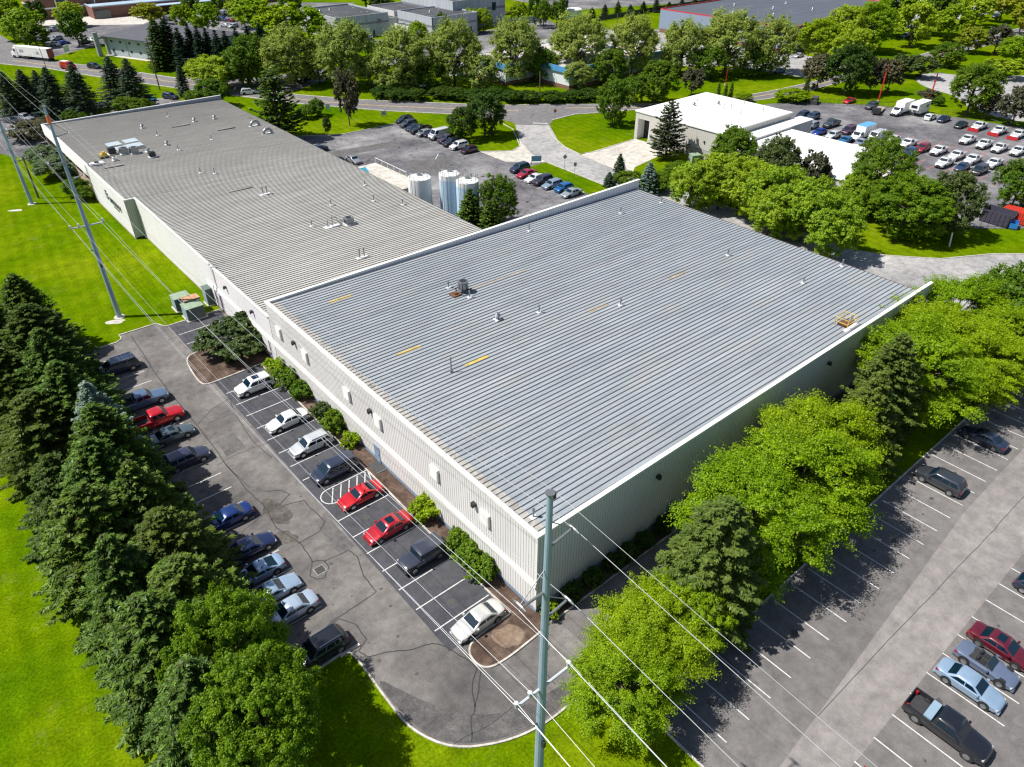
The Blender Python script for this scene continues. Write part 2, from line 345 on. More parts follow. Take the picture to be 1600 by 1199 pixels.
# sealed cracks and stains on the west lot
def wig(a, b, n=14, amp=.35, seed=0):
    r = random.Random(seed); P = []
    off = 0
    for i in range(n + 1):
        t = i / n; off += r.uniform(-amp, amp); off *= .85
        dx, dy = b[0] - a[0], b[1] - a[1]; L = math.hypot(dx, dy)
        e = off * min(1, 4 * t * (1 - t) + .0)
        P.append((a[0] + dx * t - dy / L * e, a[1] + dy * t + dx / L * e))
    return P
ck = MB()
def crackpx(pts, w=.09):
    P = [at(*p) for p in pts]; out = []
    for i, (a, b) in enumerate(zip(P, P[1:])): out += wig(a, b, 6, .06, i + int(a[0] * 10))[(1 if i else 0):]
    ck.ribbon(out, w, .021)
crackpx([(205, 525), (240, 580), (275, 625), (320, 680), (352, 725), (385, 765), (412, 790)])
crackpx([(412, 790), (432, 825), (470, 850), (488, 878)])
crackpx([(488, 878), (484, 900), (494, 906), (508, 903), (514, 888), (506, 876), (488, 878)])
crackpx([(506, 878), (545, 860), (558, 870), (568, 900), (588, 925), (560, 945), (520, 970), (506, 985)])
crackpx([(506, 985), (530, 967), (556, 976), (573, 1000), (560, 1018), (575, 1027), (600, 1020), (640, 1016), (676, 1006), (700, 1012), (738, 1036), (745, 1045)])
crackpx([(745, 1045), (738, 1080), (742, 1105), (736, 1120), (737, 1160)])
crackpx([(752, 1047), (748, 1080), (742, 1105)])
crackpx([(412, 768), (440, 767), (452, 772), (436, 792), (475, 782), (492, 800), (508, 816), (500, 830), (466, 850)])
crackpx([(340, 727), (370, 710), (395, 700), (425, 690), (450, 668)], .07)
crackpx([(352, 725), (372, 745), (390, 762)], .07)
crackpx([(310, 663), (330, 640), (360, 622), (366, 645), (395, 690), (425, 716)], .07)
crackpx([(220, 555), (235, 568), (228, 590)], .05); crackpx([(325, 662), (368, 645)], .06)
crackpx([(360, 870), (380, 830), (416, 800)], .05)
crackpx([(640, 1045), (640, 1046)], .01) if False else None
crackpx([(860, 1005), (850, 1030), (845, 1048), (868, 1070)], .06)
crackpx([(706, 1165), (770, 1130), (800, 1105)], .05)
ck.ribbon(wig((37, 8.2), (100, 6.9), 60, .05, 5), .045, .021)
for i in range(9):
    a = (70 + random.random() * 28, 96 + random.random() * 60); b = (a[0] + random.uniform(-18, 18), a[1] + random.uniform(-16, 16))
    ck.ribbon(wig(a, b, 14, .5, i), .16, .016)
struct('crack_sealing', ck, SEAL)
def stain_blob(mb, x, y, r, z, rnd):
    n = 14; P = [(x + r * rnd.uniform(.55, 1.25) * math.cos(6.283 * i / n) * 1.3, y + r * rnd.uniform(.55, 1.25) * math.sin(6.283 * i / n)) for i in range(n)]; mb.sheet(P, z)
ob = MB(); rn_ = random.Random(5)
for y in np.arange(34.4, 79, 2.78):
    if rn_.random() < .8: stain_blob(ob, rn_.uniform(20.5, 22.5), y + rn_.uniform(-.3, .3), rn_.uniform(.12, .4), .0212, rn_)
for y in np.arange(40, 96, 2.8):
    if rn_.random() < .8: stain_blob(ob, rn_.uniform(9.5, 12), y + rn_.uniform(-.3, .3), rn_.uniform(.12, .4), .0212, rn_)
for x in np.arange(31.5, 108, 2.745):
    if rn_.random() < .75: stain_blob(ob, x + rn_.uniform(-.3, .3), rn_.uniform(12.3, 14.6), rn_.uniform(.1, .34), .0212, rn_)
    if rn_.random() < .75: stain_blob(ob, x + rn_.uniform(-.3, .3), rn_.uniform(.5, 3.2), rn_.uniform(.1, .34), .0212, rn_)
for k in range(40): stain_blob(ob, rn_.uniform(13.5, 18.5), rn_.uniform(28, 96), rn_.uniform(.05, .16), .0212, rn_)
for k in range(60): stain_blob(ob, rn_.uniform(66, 100), rn_.uniform(84, 162), rn_.uniform(.1, .5), .0212, rn_)
struct('oil_stains', ob, SPECK)
pm_ = MB()
for a, b, c, d in ((14.6, 16.9, 66, 69.5), (13.4, 15.2, 88, 90), (17.2, 18.8, 45.5, 51)): pm_.sheet([(a, c), (b, c + .1), (b - .1, d), (a + .1, d - .1)], .0166)
pm_.sheet([(33, 12.5), (36, 12.6), (35.8, 15.9), (33.1, 15.6)], .0166).sheet([(82, 128), (92, 126), (93, 134), (83, 137)], .0126).sheet([(74, 150), (90, 148), (91, 152), (75, 154)], .0126)
struct('repair_patches', pm_, ground_mat('asphalt_repair', (.095, .09, .09), (.115, .11, .108), (.14, .133, .13), .4, 2, 16))
def blob(c, rx, ry, rot, n=40, seed=1, j=.25):
    r = random.Random(seed); P = []; ph = [r.uniform(0, 6.28) for _ in range(6)]
    for i in range(n):
        a = 2 * math.pi * i / n; k = 1 + j * sum(math.sin((q + 2) * a + ph[q]) / (q + 1.2) for q in range(6)) * .6
        x, y = rx * k * math.cos(a), ry * k * math.sin(a)
        P.append((c[0] + x * math.cos(rot) - y * math.sin(rot), c[1] + x * math.sin(rot) + y * math.cos(rot)))
    return P
STAIN = ground_mat('worn_asphalt', (.05, .045, .042), (.09, .08, .072), (.15, .13, .12), .8, 3, 16)
struct('pothole_patch', MB().sheet(blob(at(432, 800), .9, 2.6, .1, seed=3), .017).sheet(blob(at(447, 840), .8, 1.1, .3, seed=5), .0172), STAIN)
struct('asphalt_patch', MB().sheet(smooth_poly([(12.95, 33), (13.1, 27.5), (14.5, 24.2), (17.5, 22.2), (20.8, 21.3), (25, 21.2), (25.2, 22.4), (21.2, 22.9), (18.4, 23.9), (15.9, 26.4), (14.4, 29.5)], 2, True), .0164), ground_mat('asphalt_coarse', (.06, .058, .058), (.09, .085, .084), (.14, .13, .125), .5, 3, 12))
struct('worn_bed_patch', MB().sheet(blob((23.6, 28.6), 1.1, 1.3, .5, seed=9), .1), ground_mat('dry_soil', (.13, .09, .065), (.18, .13, .095), (.24, .18, .13), .6, 3, 18))
for k, (p, r_) in enumerate([((180, 503), .9), ((24, 329), .8)]): struct('bare_earth', MB().sheet(blob(at(*p), r_ * 1.5, r_ * .7, -.6, seed=k + 20), .006), CONC)
DG = M('drain_grate', (.05, .05, .05), .6)
def catch_basin(px, py, z0, lab):
    x, y = at(px, py); r = empty('storm_drain', (x, y, z0), 0, lab, 'storm drain', 'storm drains in the parking lots')
    MB().box(-.52, .52, -.52, .52, 0, .01).build('collar', ground_mat('worn_collar', (.17, .16, .15), (.22, .205, .19), (.27, .25, .235), .5, 2, 16), r)
    gm = MB(); gm.box(-.4, .4, -.4, .4, .01, .02)
    for i in range(7): gm.box(-.36, .36, -.36 + i * .11, -.31 + i * .11, .02, .03)
    gm.build('grate', DG, r)
catch_basin(500, 891, .018, 'square storm drain in the cracked asphalt of the west lot')
catch_basin(624, 231, .013, 'pale square storm drain in the centre lot behind the long roof')
catch_basin(824, 316, .013, 'pale storm drain just behind the parapet of the large grey roof')
# ------------------------------------------------------------------ buildings
WALLW = M('cream_metal_panel', (.70, .68, .66), .6, 0, var=.05, vs=.25, dirt=(.60, .58, .55), stretch=(1, 1, .25))
WALLD = M('panel_groove', (.46, .455, .44), .7, var=0)
WALL2 = M('white_metal_panel', (.86, .82, .845), .6, 0, var=.04, vs=.2, dirt=(.79, .75, .75), stretch=(1, 1, .2))
GREENP = M('green_grey_panel', (.33, .36, .32), .6, .1, var=.08, vs=.8)
TRIM = M('white_trim', (.78, .78, .74), .5, var=.05, vs=.8, dirt=(.6, .58, .53))
BLUEP = M('blue_plinth', (.20, .27, .38), .8, var=.15, vs=1.5)
def roof_mat(name, base, alt, stain, seam_scale):
    if name in MATS: return MATS[name]
    m, t, b = newmat(name); b.inputs['Roughness'].default_value = .55; b.inputs['Metallic'].default_value = .0; b.inputs['Specular IOR Level'].default_value = .3
    n = mapped(t, .06, 6, .65); r = ramp(t, n.outputs[0], [(.3, base), (.7, alt)])
    n2 = mapped(t, 1.0, 5, .7, stretch=(.12, 1.6, 1)); r2 = ramp(t, n2.outputs[0], [(.3, (.78, .78, .78)), (.7, (1.2, 1.2, 1.2))])
    out = mixc(t, 1.0, r.outputs[0], r2.outputs[0], 'MULTIPLY')
    n3 = mapped(t, .35, 6, .75, stretch=(.3, 1, 1)); r3 = ramp(t, n3.outputs[0], [(.52, (0, 0, 0)), (.75, (.55, .55, .55))])
    out = mixc(t, r3.outputs[0], out, stain)
    n4 = mapped(t, 5, 4, .7); r4 = ramp(t, n4.outputs[0], [(.3, (.9, .9, .9)), (.7, (1.1, 1.1, 1.1))])
    out = mixc(t, 1.0, out, r4.outputs[0], 'MULTIPLY')
    t.links.new(out, b.inputs['Base Color']); MATS[name] = m; return m
ROOF1 = roof_mat('blue_grey_roof_metal', (.245, .275, .30), (.315, .335, .355), (.36, .325, .285), 1)
ROOF2 = roof_mat('tan_roof_metal', (.39, .38, .355), (.47, .455, .425), (.31, .28, .255), 1)
SEAM1 = M('roof_seam_blue', (.10, .11, .12), .6, .0, var=.2, vs=2)
SEAM2 = M('roof_seam_tan', (.085, .08, .073), .6, .0, var=.2, vs=2)
RUST = M('rust', (.13, .06, .03), .9, var=.4, vs=3)
YEL = M('fibreglass_patch', (.50, .36, .09), .7, var=.35, vs=1.6, dirt=(.2, .17, .13))
DARKM = M('dark_metal', (.04, .042, .045), .5, .4, var=.1)
GALV = M('galvanised_steel', (.30, .31, .32), .4, .7, var=.12, vs=2)
POLEM = M('weathered_steel_pole', (.28, .37, .47), .55, .1, var=.16, vs=1.2, stretch=(1, 1, .25))
WHT = M('white_paint', (.75, .75, .73), .5, var=.05, vs=1.5, dirt=(.55, .52, .48))
GLASSM = M('window_glass', (.015, .03, .045), .06, 0, var=0, spec=.9)
WROOF = M('white_membrane_roof', (.74, .735, .71), .7, var=.03, vs=.3)
DROOF = M('dark_membrane_roof', (.045, .048, .055), .85, var=.25, vs=.25, dirt=(.1, .1, .105))
GREYW = M('grey_block_wall', (.33, .34, .36), .85, var=.1, vs=.5, dirt=(.25, .26, .28), stretch=(1, 1, .3))
GREYW2 = M('pale_block_wall', (.55, .54, .52), .85, var=.08, vs=.5, stretch=(1, 1, .3))
BLUEF = M('blue_fascia', (.08, .26, .50), .5, var=.12, vs=.5)
REDT = M('red_trim', (.45, .03, .04), .5, var=.1)
BRICK = brick_mat('red_brick', (.20, .07, .045), (.14, .05, .035), (.22, .18, .15))
BRICK_P = brick_mat('pink_brick', (.46, .30, .24), (.38, .23, .18), (.45, .38, .33))
BRICK_T = brick_mat('tan_block', (.42, .39, .35), (.36, .34, .31), (.3, .29, .27), .8)
def ribbed(mb, p0, p1, z0, z1, pitch=.33, groove=.06, dep=.018, z1b=None):
    """panel wall from p0 to p1 (outside on the right hand), material 0 pans and 1 grooves"""
    a = Vector(p0); b = Vector(p1); L = (b - a).length; d = (b - a) / L; nrm = Vector((d.y, -d.x))
    n = max(1, int(L / pitch)); w = L / n; z1b = z1 if z1b is None else z1b
    for i in range(n):
        s0, s1, s2 = i * w, i * w + w - groove, (i + 1) * w
        def P(s, off, z): q = a + d * s + nrm * off; return (q.x, q.y, z)
        def top(s): return z1 + (z1b - z1) * s / L
        vs = [P(s0, 0, z0), P(s1, 0, z0), P(s1, 0, top(s1)), P(s0, 0, top(s0)), P(s1, -dep, z0), P(s2, -dep, z0), P(s2, -dep, top(s2)), P(s1, -dep, top(s1)), P(s2, 0, z0), P(s2, 0, top(s2))]
        mb.m(0).add(vs[:4], [(0, 1, 2, 3)]); mb.m(1).add(vs, [(4, 5, 6, 7), (1, 4, 7, 2), (5, 8, 9, 6)])
    mb.m(0); return mb
def seam_roof(mb, x0, x1, y0, y1, zw, ze, pitch=.6, w=.10, h=.075):
    mb.m(0).add([(x0, y0, zw), (x1, y0, ze), (x1, y1, ze), (x0, y1, zw)], [(0, 1, 2, 3)])
    mb.add([(x0, y0, zw - .25), (x1, y0, ze - .25), (x1, y1, ze - .25), (x0, y1, zw - .25)], [(3, 2, 1, 0)])
    mb.add([(x0, y0, zw), (x1, y0, ze), (x1, y1, ze), (x0, y1, zw), (x0, y0, zw - .25), (x1, y0, ze - .25), (x1, y1, ze - .25), (x0, y1, zw - .25)], [(0, 4, 5, 1), (1, 5, 6, 2), (2, 6, 7, 3), (3, 7, 4, 0)])
    n = int((y1 - y0) / pitch)
    mb.m(1)
    for i in range(n + 1):
        y = y0 + (y1 - y0) * (i + .5) / (n + 1); xa, xb = x0 + .25, x1 + .06
        za = zw + (ze - zw) * (xa - x0) / (x1 - x0); zb = ze
        vs = [(x, y + s * ww, z + dz) for (x, z) in ((xa, za), (xb, zb)) for (s, ww, dz) in ((-1, w / 2, .004), (-1, w / 3, h), (1, w / 3, h), (1, w / 2, .004))]
        mb.add(vs, [(0, 4, 5, 1), (1, 5, 6, 2), (2, 6, 7, 3), (0, 1, 2, 3), (7, 6, 5, 4)])
    mb.m(0); return mb
def vent(par, x, y, z, kind='pipe', rnd=random):
    mb = MB()
    if kind == 'pipe':
        h = rnd.uniform(.8, 1.15)
        mb.m(0).cyl((x, y), .09, z, z + h * .85, 10); mb.cyl((x, y), .15, z + h * .85, z + h * .85 + .14, 10, .10); mb.m(1).box(x - .28, x + .28, y - .24, y + .24, z + .02, z + .09)
    elif kind == 'tall':
        mb.m(0).cyl((x, y), .08, z, z + 1.9, 10); mb.cyl((x, y), .16, z, z + .3, 10)
    elif kind == 'double':
        for dx in (-.35, .4): mb.m(0).cyl((x + dx, y), .1, z, z + 1.3, 10); mb.cyl((x + dx, y), .15, z + 1.3, z + 1.45, 10)
        mb.m(1).box(x - .9, x + .9, y - .35, y + .35, z + .02, z + .09)
    elif kind == 'fan':
        mb.m(0).cyl((x, y), .32, z, z + .45, 14); mb.cyl((x, y), .46, z + .45, z + .72, 14, .3); mb.m(1).box(x - .55, x + .55, y - .5, y + .5, z + .02, z + .12)
    elif kind == 'ball':
        mb.m(0).cyl((x, y), .22, z, z + .35, 12); mb.cyl((x, y), .22, z + .35, z + .6, 12, .42); mb.cyl((x, y), .42, z + .6, z + .95, 12, .15)
        mb.m(1).box(x - .4, x + .4, y - .4, y + .4, z + .02, z + .1)
    return mb.build('vent_pipe' if kind in ('pipe', 'tall', 'double') else 'roof_fan', [GALV, WHT], par, 35)
X0, X1, Y0, Y1, ZC, ZW, ZE = 26.9, 93.7, 28.9, 79.0, 9.45, 9.2, 8.0
hall = empty('warehouse', (X0, Y0, 0), 0, 'large high warehouse hall with blue-grey seamed metal roof and cream ribbed walls', 'warehouse')
def hb(mb, name, mats, par=None, sm=None):       # build in world coordinates under a thing placed elsewhere
    o = mb.build(name, mats, par, sm)
    if par:
        p = par; off = Vector((0, 0, 0))
        while p: off += p.location; p = p.parent
        o.location = -off
    return o
m = ribbed(MB(), (X0, Y1), (X0, Y0), .55, ZC - .25); hb(m, 'wall', [WALLW, WALLD], hall)
m = ribbed(MB(), (X0, Y0), (X1 + .9, Y0), .75, ZC - .25); hb(m, 'wall', [WALLW, WALLD], hall)
m = ribbed(MB(), (X1, Y0 + .3), (X1, Y1 - .3), .3, ZE - .26, .66); hb(m, 'wall', [WALLW, WALLD], hall)
m = ribbed(MB(), (X1 + .9, Y1), (X0, Y1), .3, ZC - .25, .66); hb(m, 'wall', [WALLW, WALLD], hall)
m = MB(); m.box(X0 + .03, X0 + .3, Y0 + .03, Y1 - .03, 0, .55); m.box(X0 + .3, X1, Y0 + .03, Y0 + .3, 0, .75); m.box(X0 + .3, X1, Y1 - .3, Y1 - .03, 0, .5); m.box(X1 - .3, X1 - .03, Y0 + .3, Y1 - .3, 0, .5)
hb(m, 'plinth', BLUEP, hall)
m = seam_roof(MB(), X0 + .3, X1 + .15, Y0 + .3, Y1 - .3, ZW, ZE); rf = hb(m, 'roof', [ROOF1, SEAM1], hall)
m = MB(); m.add([(X0 + .31, Y0 + .32, ZW + .012), (X0 + 1.3, Y0 + .32, ZW - .004), (X0 + 1.3, Y1 - .32, ZW - .004), (X0 + .31, Y1 - .32, ZW + .012)], [(0, 1, 2, 3)])  # tan staining of the first stretch of pans, added as a thin strip
hb(m, 'edge_staining', M('tan_staining', (.36, .34, .31), .7, var=.25, vs=2.5, dirt=(.17, .145, .12)), rf)
# parapets: ribbed inner faces and white caps
m = MB(); ribbed(m, (X0 + .3, Y1 - .28), (X1 + .9, Y1 - .28), 7.6, ZC - .25, .4, .07); hb(m, 'parapet', [WALL2, WALLD], hall)
m = MB(); ribbed(m, (X1 + .9, Y0 + .28), (X0 + .3, Y0 + .28), 7.6, ZC - .25, .4, .07); m.box(X1 + .85, X1 + .9, Y0 + .04, Y0 + .28, 0, ZC - .25); hb(m, 'parapet', [WALL2, WALLD], hall)
m = MB()
def cap_run(m, p, q, w, z0, z1, seg=6.0):
    a = Vector(p); b = Vector(q); L = (b - a).length; n = max(1, int(L / seg)); d = (b - a) / L; nr = Vector((-d.y, d.x)) * w / 2
    for i in range(n):
        s0 = a + d * (L * i / n + (.02 if i else 0)); s1 = a + d * (L * (i + 1) / n - .02)
        m.prism([(s0 + nr)[:], (s1 + nr)[:], (s1 - nr)[:], (s0 - nr)[:]], z0, z1)
cap_run(m, (X0 + .12, Y0 + .32), (X0 + .12, Y1 - .32), .42, ZC - .25, ZC)
cap_run(m, (X0 - .1, Y0 + .12), (X1 + .95, Y0 + .12), .42, ZC - .25, ZC + .003)
cap_run(m, (X0 - .1, Y1 - .14), (X1 + .95, Y1 - .14), .44, ZC - .25, ZC + .003)
hb(m, 'parapet_cap', TRIM, hall)
m = MB(); m.box(X0 - .16, X0 - .005, Y0 - .02, Y1 + .4, 3.2, 3.5); m.box(X0 - .1, X0 - .006, Y0 - .02, Y1 + .4, 3.5, 3.85)
hb(m, 'band_trim', TRIM, hall)
m = MB().box(X0 - .03, X0 + .1, Y0 - .04, Y0 + .1, .5, ZC - .26); hb(m, 'corner_trim', TRIM, hall)
m = MB().box(X1 + .16, X1 + .34, Y0 + .3, Y1 - .3, ZE - .22, ZE - .02); hb(m, 'gutter', RUST, hall)
for y in (35.6, 43.2, 53.3, 59.6, 69.4, 76.3):
    m = MB(); m.m(0).box(X0 - .26, X0 - .01, y - .62, y + .62, 5.6, 7.0); m.m(1)
    for k in range(6): m.box(X0 - .275, X0 - .262, y - .5, y + .5, 5.72 + k * .2, 5.86 + k * .2)
    hb(m, 'louver', [WALLW, TRIM], hall)
for y in (37.1, 54.7, 72.0): hb(MB().box(X0 - .35, X0 - .01, y - .22, y + .22, 6.75, 7.1).box(X0 - .4, X0 - .3, y - .15, y + .15, 6.65, 6.95), 'wall_light', DARKM, hall)
for x in (41.5, 70.5, 84.5): hb(MB().box(x - .22, x + .22, Y0 - .35, Y0 - .01, 7.2, 7.5).box(x - .15, x + .15, Y0 - .42, Y0 - .33, 7.1, 7.4), 'wall_light', DARKM, hall)
d_ = hb(MB().box(X0 - .06, X0 - .006, 54.0, 55.1, .15, 2.3), 'door', BLUEP, hall); hb(MB().box(X0 - .12, X0 - .065, 54.15, 54.22, 1.1, 1.3), 'handle', GALV, d_)
d_ = hb(MB().box(43.8, 44.9, Y0 - .06, Y0 - .006, .2, 2.4), 'door', BLUEP, hall); hb(MB().box(44.65, 44.72, Y0 - .12, Y0 - .065, 1.1, 1.3), 'handle', GALV, d_)
hb(MB().box(43.2, 46.2, 27.5, Y0 - .07, .1, .28), 'door_step', CONC, hall)
def rz_(x): return ZW + (ZE - ZW) * (x - X0) / (X1 - X0) + .01
for x, y, k in [(83.3, 72.5, 'pipe'), (67.1, 76.0, 'pipe'), (92.0, 71.5, 'pipe'), (83.4, 52.1, 'pipe'), (60.6, 51.4, 'pipe'), (84.0, 40.6, 'pipe'), (92.9, 40.1, 'pipe'), (28.2, 30.9, 'pipe'),
                (46.8, 68.4, 'pipe'), (47.3, 64.6, 'pipe'), (46.5, 58.1, 'ball'), (35.6, 52.4, 'tall'), (79, 31.2, 'pipe'), (51.5, 56.3, 'pipe')]: vent(rf, x, y, rz_(x), k)
for i, (x, y, L) in enumerate([(33.0, 74.3, 3.1), (32.9, 58.85, 3.1), (37.5, 52.55, 3.1), (71.2, 52.4, 3.3), (56.3, 52.7, 3.4)]):
    m = MB(); za, zb = rz_(x) + .015, rz_(x + L) + .015
    yy = y
    m.add([(x, yy - .26, za), (x + L, yy - .26, zb), (x + L, yy + .26, zb), (x, yy + .26, za)], [(0, 1, 2, 3)])
    m.add([(x, yy - .26, za - .014), (x + L, yy - .26, zb - .014), (x + L, yy + .26, zb - .014), (x, yy + .26, za - .014)], [(3, 2, 1, 0)])
    hb(m, 'roof_panel', YEL if i < 3 else M('faded_patch', (.36, .29, .19), .7, var=.35, vs=1.6, dirt=(.2, .18, .15)), rf)
m = MB(); za, zb = rz_(49) + .016, rz_(58) + .016
m.add([(48.9, 66.1, za), (58, 66.1, zb), (58, 66.55, zb), (48.9, 66.55, za)], [(0, 1, 2, 3)]); hb(m, 'roof_panel', M('stained_strip', (.36, .31, .25), .7, var=.3, vs=1.2, dirt=(.25, .25, .25)), rf)
# roof-top chiller, and safety cage by the south parapet
z = rz_(47.6); ac = empty('cooling_unit', (47.6, 66.3, z), 0, 'round dark cooling unit on a rusty frame on the blue-grey roof', 'cooling unit')
m = MB(); m.m(0).cyl((0, 0), .64, .5, 1.45, 12); m.cyl((0, 0), .70, 1.45, 1.58, 12); m.build('housing', [GALV], ac, 30)
MB().cyl((0, 0), .45, 1.58, 1.61, 16).build('fan', DARKM, ac)
m = MB()
for a in range(8): m.box(-.04, .04, .60, .66, .5, 1.42, RZ(a * math.pi / 4))
for sx in (-.7, .7):
    for sy in (-.6, .6): m.box(sx - .05, sx + .05, sy - .05, sy + .05, .02, .56)
m.box(-.9, .9, -.7, -.6, .45, .56); m.box(-.9, .9, .6, .7, .45, .56); m.build('frame', DARKM, ac)
m = MB(); m.box(-1.9, -.7, -.6, .5, .03, .2); m.box(-1.5, -1.0, -.3, .3, .2, .38); m.build('curb_base', RUST, ac)
x, y = at(1320, 506, 8.4); z = rz_(x)
cg = empty('hatch_guard', (x, y, z), 0, 'small yellow safety rail cage at the far right edge of the big roof', 'guard rail')
MB().box(-.75, .75, -.55, .55, .02, .32).build('hatch', RUST, cg)
m = MB(); YP = M('yellow_paint', (.62, .42, .06), .5, var=.1)
for sx in (-1, 1):
    for sy in (-.8, .8): m.tube([(sx, sy, .02), (sx, sy, 1.15)], .04, 6)
for zz in (.6, 1.12):
    for sy in (-.8, .8): m.tube([(-1, sy, zz), (1, sy, zz)], .035, 6)
    m.tube([(-1, -.8, zz), (-1, .8, zz)], .035, 6); m.tube([(1, -.8, zz), (1, .8, zz)], .035, 6)
m.build('railing', YP, cg); MB().box(-1.6, 1.4, -1.1, -.65, .02, .1).build('plank', WHT, cg)
# ---- long low wing
WX0, WXN, WX1, WY1, WZW, WZE = 26.9, 25.2, 65.3, 191.5, 7.05, 6.1
wing = empty('long_factory_wing', (WX0, 79.1, 0), 0, 'long low factory wing with tan ribbed metal roof, running to the upper left', 'factory')
YC = 132.2; YB = 156.2
m = MB(); ribbed(m, (WX0, YC), (WX0, 79.1), .25, WZW - .05); hb(m, 'wall', [WALL2, M('white_groove', (.5, .5, .49), .7, var=0)], wing)
m = MB(); ribbed(m, (WXN, YB), (WXN, YC), .35, WZW - .05); hb(m, 'wall', [WALL2, MATS['white_groove']], wing)
m = MB(); ribbed(m, (WXN + .04, YC - .01), (WX0 - .01, YC - .01), .3, WZW - .05, .3); hb(m, 'return_wall', [GREENP, M('green_groove', (.20, .22, .19), .7, var=0)], wing)
m = MB(); m.box(WXN - .1, WXN + .5, YB + .01, WY1, 4.9, WZW - .05); hb(m, 'fascia', WALL2, wing)
m = MB(); m.box(WXN + .9, WXN + 1.3, YB + .01, WY1, 0, 4.9); hb(m, 'brick_wall', BRICK_P, wing)
m = MB(); m.box(WXN - .05, WX0 + .3, YB - .3, YB, 0, 4.9); m.box(WXN - .04, WX0 + .3, WY1 - .35, WY1 - .01, 0, 4.9)
for k in range(5): hb(MB().box(WXN + .85, WXN + .9, YB + 3 + k * 6.6, YB + 3.3 + k * 6.6, 0, 4.9), 'pilaster', BRICK_P, wing)
hb(m, 'brick_pier', BRICK_P, wing)
for k in range(5):
    w_ = hb(MB().box(WXN + .86, WXN + .895, YB + 4 + k * 6.6, YB + 8.6 + k * 6.6, 2.4, 4.6), 'window', GLASSM, wing)
m = MB(); ribbed(m, (WX1, 79.1), (WX1, WY1), .2, WZE - .26, .5); hb(m, 'wall', [WALL2, MATS['white_groove']], wing)
m = MB(); ribbed(m, (WX1, WY1), (WXN, WY1), .2, WZW - .05, .5); hb(m, 'wall', [WALL2, MATS['white_groove']], wing)
m = MB(); m.box(WX0 + .03, WX0 + .2, 79.1, YC, 0, .25); m.box(WXN + .03, WXN + .2, YC, YB - .3, 0, .35); hb(m, 'plinth', BRICK_P, wing)
m = MB(); seam_roof(m, WX0 + .2, WX1 + .25, 79.1, YC, WZW - .1, WZE); seam_roof(m, WXN + .2, WX1 + .25, YC, WY1 - .3, WZW - .1, WZE)
wr = hb(m, 'roof', [ROOF2, SEAM2], wing)
m = MB(); cap_run(m, (WX0 + .06, 79.35), (WX0 + .06, YC - .1), .3, WZW - .05, WZW + .1); cap_run(m, (WXN - .06, YC + .02), (WX0 + .2, YC + .02), .26, WZW - .05, WZW + .104)
cap_run(m, (WXN + .06, YC + .16), (WXN + .06, WY1 - .1), .3, WZW - .05, WZW + .1); cap_run(m, (WXN - .09, WY1), (WX1 + .3, WY1), .3, WZW - .05, WZW + .104); hb(m, 'roof_edge_trim', TRIM, wing)
m = MB(); ribbed(m, (WXN + .2, WY1 - .2), (WX1 + .3, WY1 - .2), 5.9, WZW - .05, .6, .08); hb(m, 'parapet', [M('blue_grey_panel', (.26, .31, .38), .5, .2, var=.08), SEAM1], wing)
m = MB(); m.box(WX0 - .16, WX0 - .005, 79.45, 101.2, 3.2, 3.5); m.box(WX0 - .1, WX0 - .006, 79.45, 101.2, 3.5, 3.85); hb(m, 'band_trim', TRIM, wing)
# dark emblem and lettering too small to read: strokes of a logo on the white wall
m = MB(); SY = lambda y, z, w, h: m.box(WXN - .07, WXN - .005, y - w / 2, y + w / 2, z - h / 2, z + h / 2)
r_ = random.Random(4)
for k in range(7):
    a = k / 7 * 6.28; SY(144.6 + .75 * math.cos(a), 4.55 + .75 * math.sin(a), .42, .34)
SY(144.6, 4.5, .5, .35)
y = 143.2
for k in range(11):
    w = r_.uniform(.35, .55); SY(y - w / 2, 4.15, w * .28, .95); SY(y - w * .8, 4.15 + r_.choice((-.4, 0, .4)), w * .5, .2); y -= w + .2
for k in range(9): SY(137.9 - k * .38 + 3.4, 3.25, .22, .22)
hb(m, 'wall_sign', M('sign_green_black', (.03, .05, .04), .6, var=.2, vs=4), wing)
for y in (93.2, 84.4): hb(MB().box(WX0 - .35, WX0 - .01, y - .2, y + .2, 5.6, 5.9).box(WX0 - .42, WX0 - .32, y - .15, y + .15, 5.5, 5.8), 'wall_light', DARKM, wing)
for yy, zz in ((98.6, 3.9), (80.6, 3.2), (96.6, 3.0)): hb(MB().tube([(WX0 - .12, yy, .2), (WX0 - .12, yy, zz)], .07), 'conduit', GALV, wing)
def wz(x): return WZW - .1 + (WZE - WZW + .1) * (x - WX0) / (WX1 - WX0) + .01
for x, y, k in [(45.3, 120.9, 'double'), (51.8, 109.3, 'pipe'), (45.0, 102.9, 'pipe'), (58.5, 106.6, 'pipe'), (61.4, 114.5, 'pipe'), (61.5, 102.2, 'pipe'), (45.2, 87.8, 'double'),
                (49.5, 182.6, 'pipe'), (52.7, 174.7, 'ball'), (57.2, 174.4, 'ball'), (41.8, 176, 'ball'), (42.5, 168.3, 'pipe'), (41.8, 160.3, 'ball'), (42.4, 155.3, 'pipe'), (50.4, 158.5, 'pipe'),
                (40.7, 138.7, 'pipe'), (42.6, 136.8, 'pipe'), (37.3, 157.8, 'fan')]: vent(wr, x, y, wz(x), k)
for x, y, L in [(47.0, 172.9, 4), (54.0, 164.7, 4), (40.8, 125.6, 4.2), (27.5, 152, 3.4)]:
    m = MB().box(x, x + L, y - .3, y + .3, wz(x) - .01, wz(x) + .10); hb(m, 'roof_panel', M('grey_patch', (.16, .15, .145), .8, var=.15), wr)
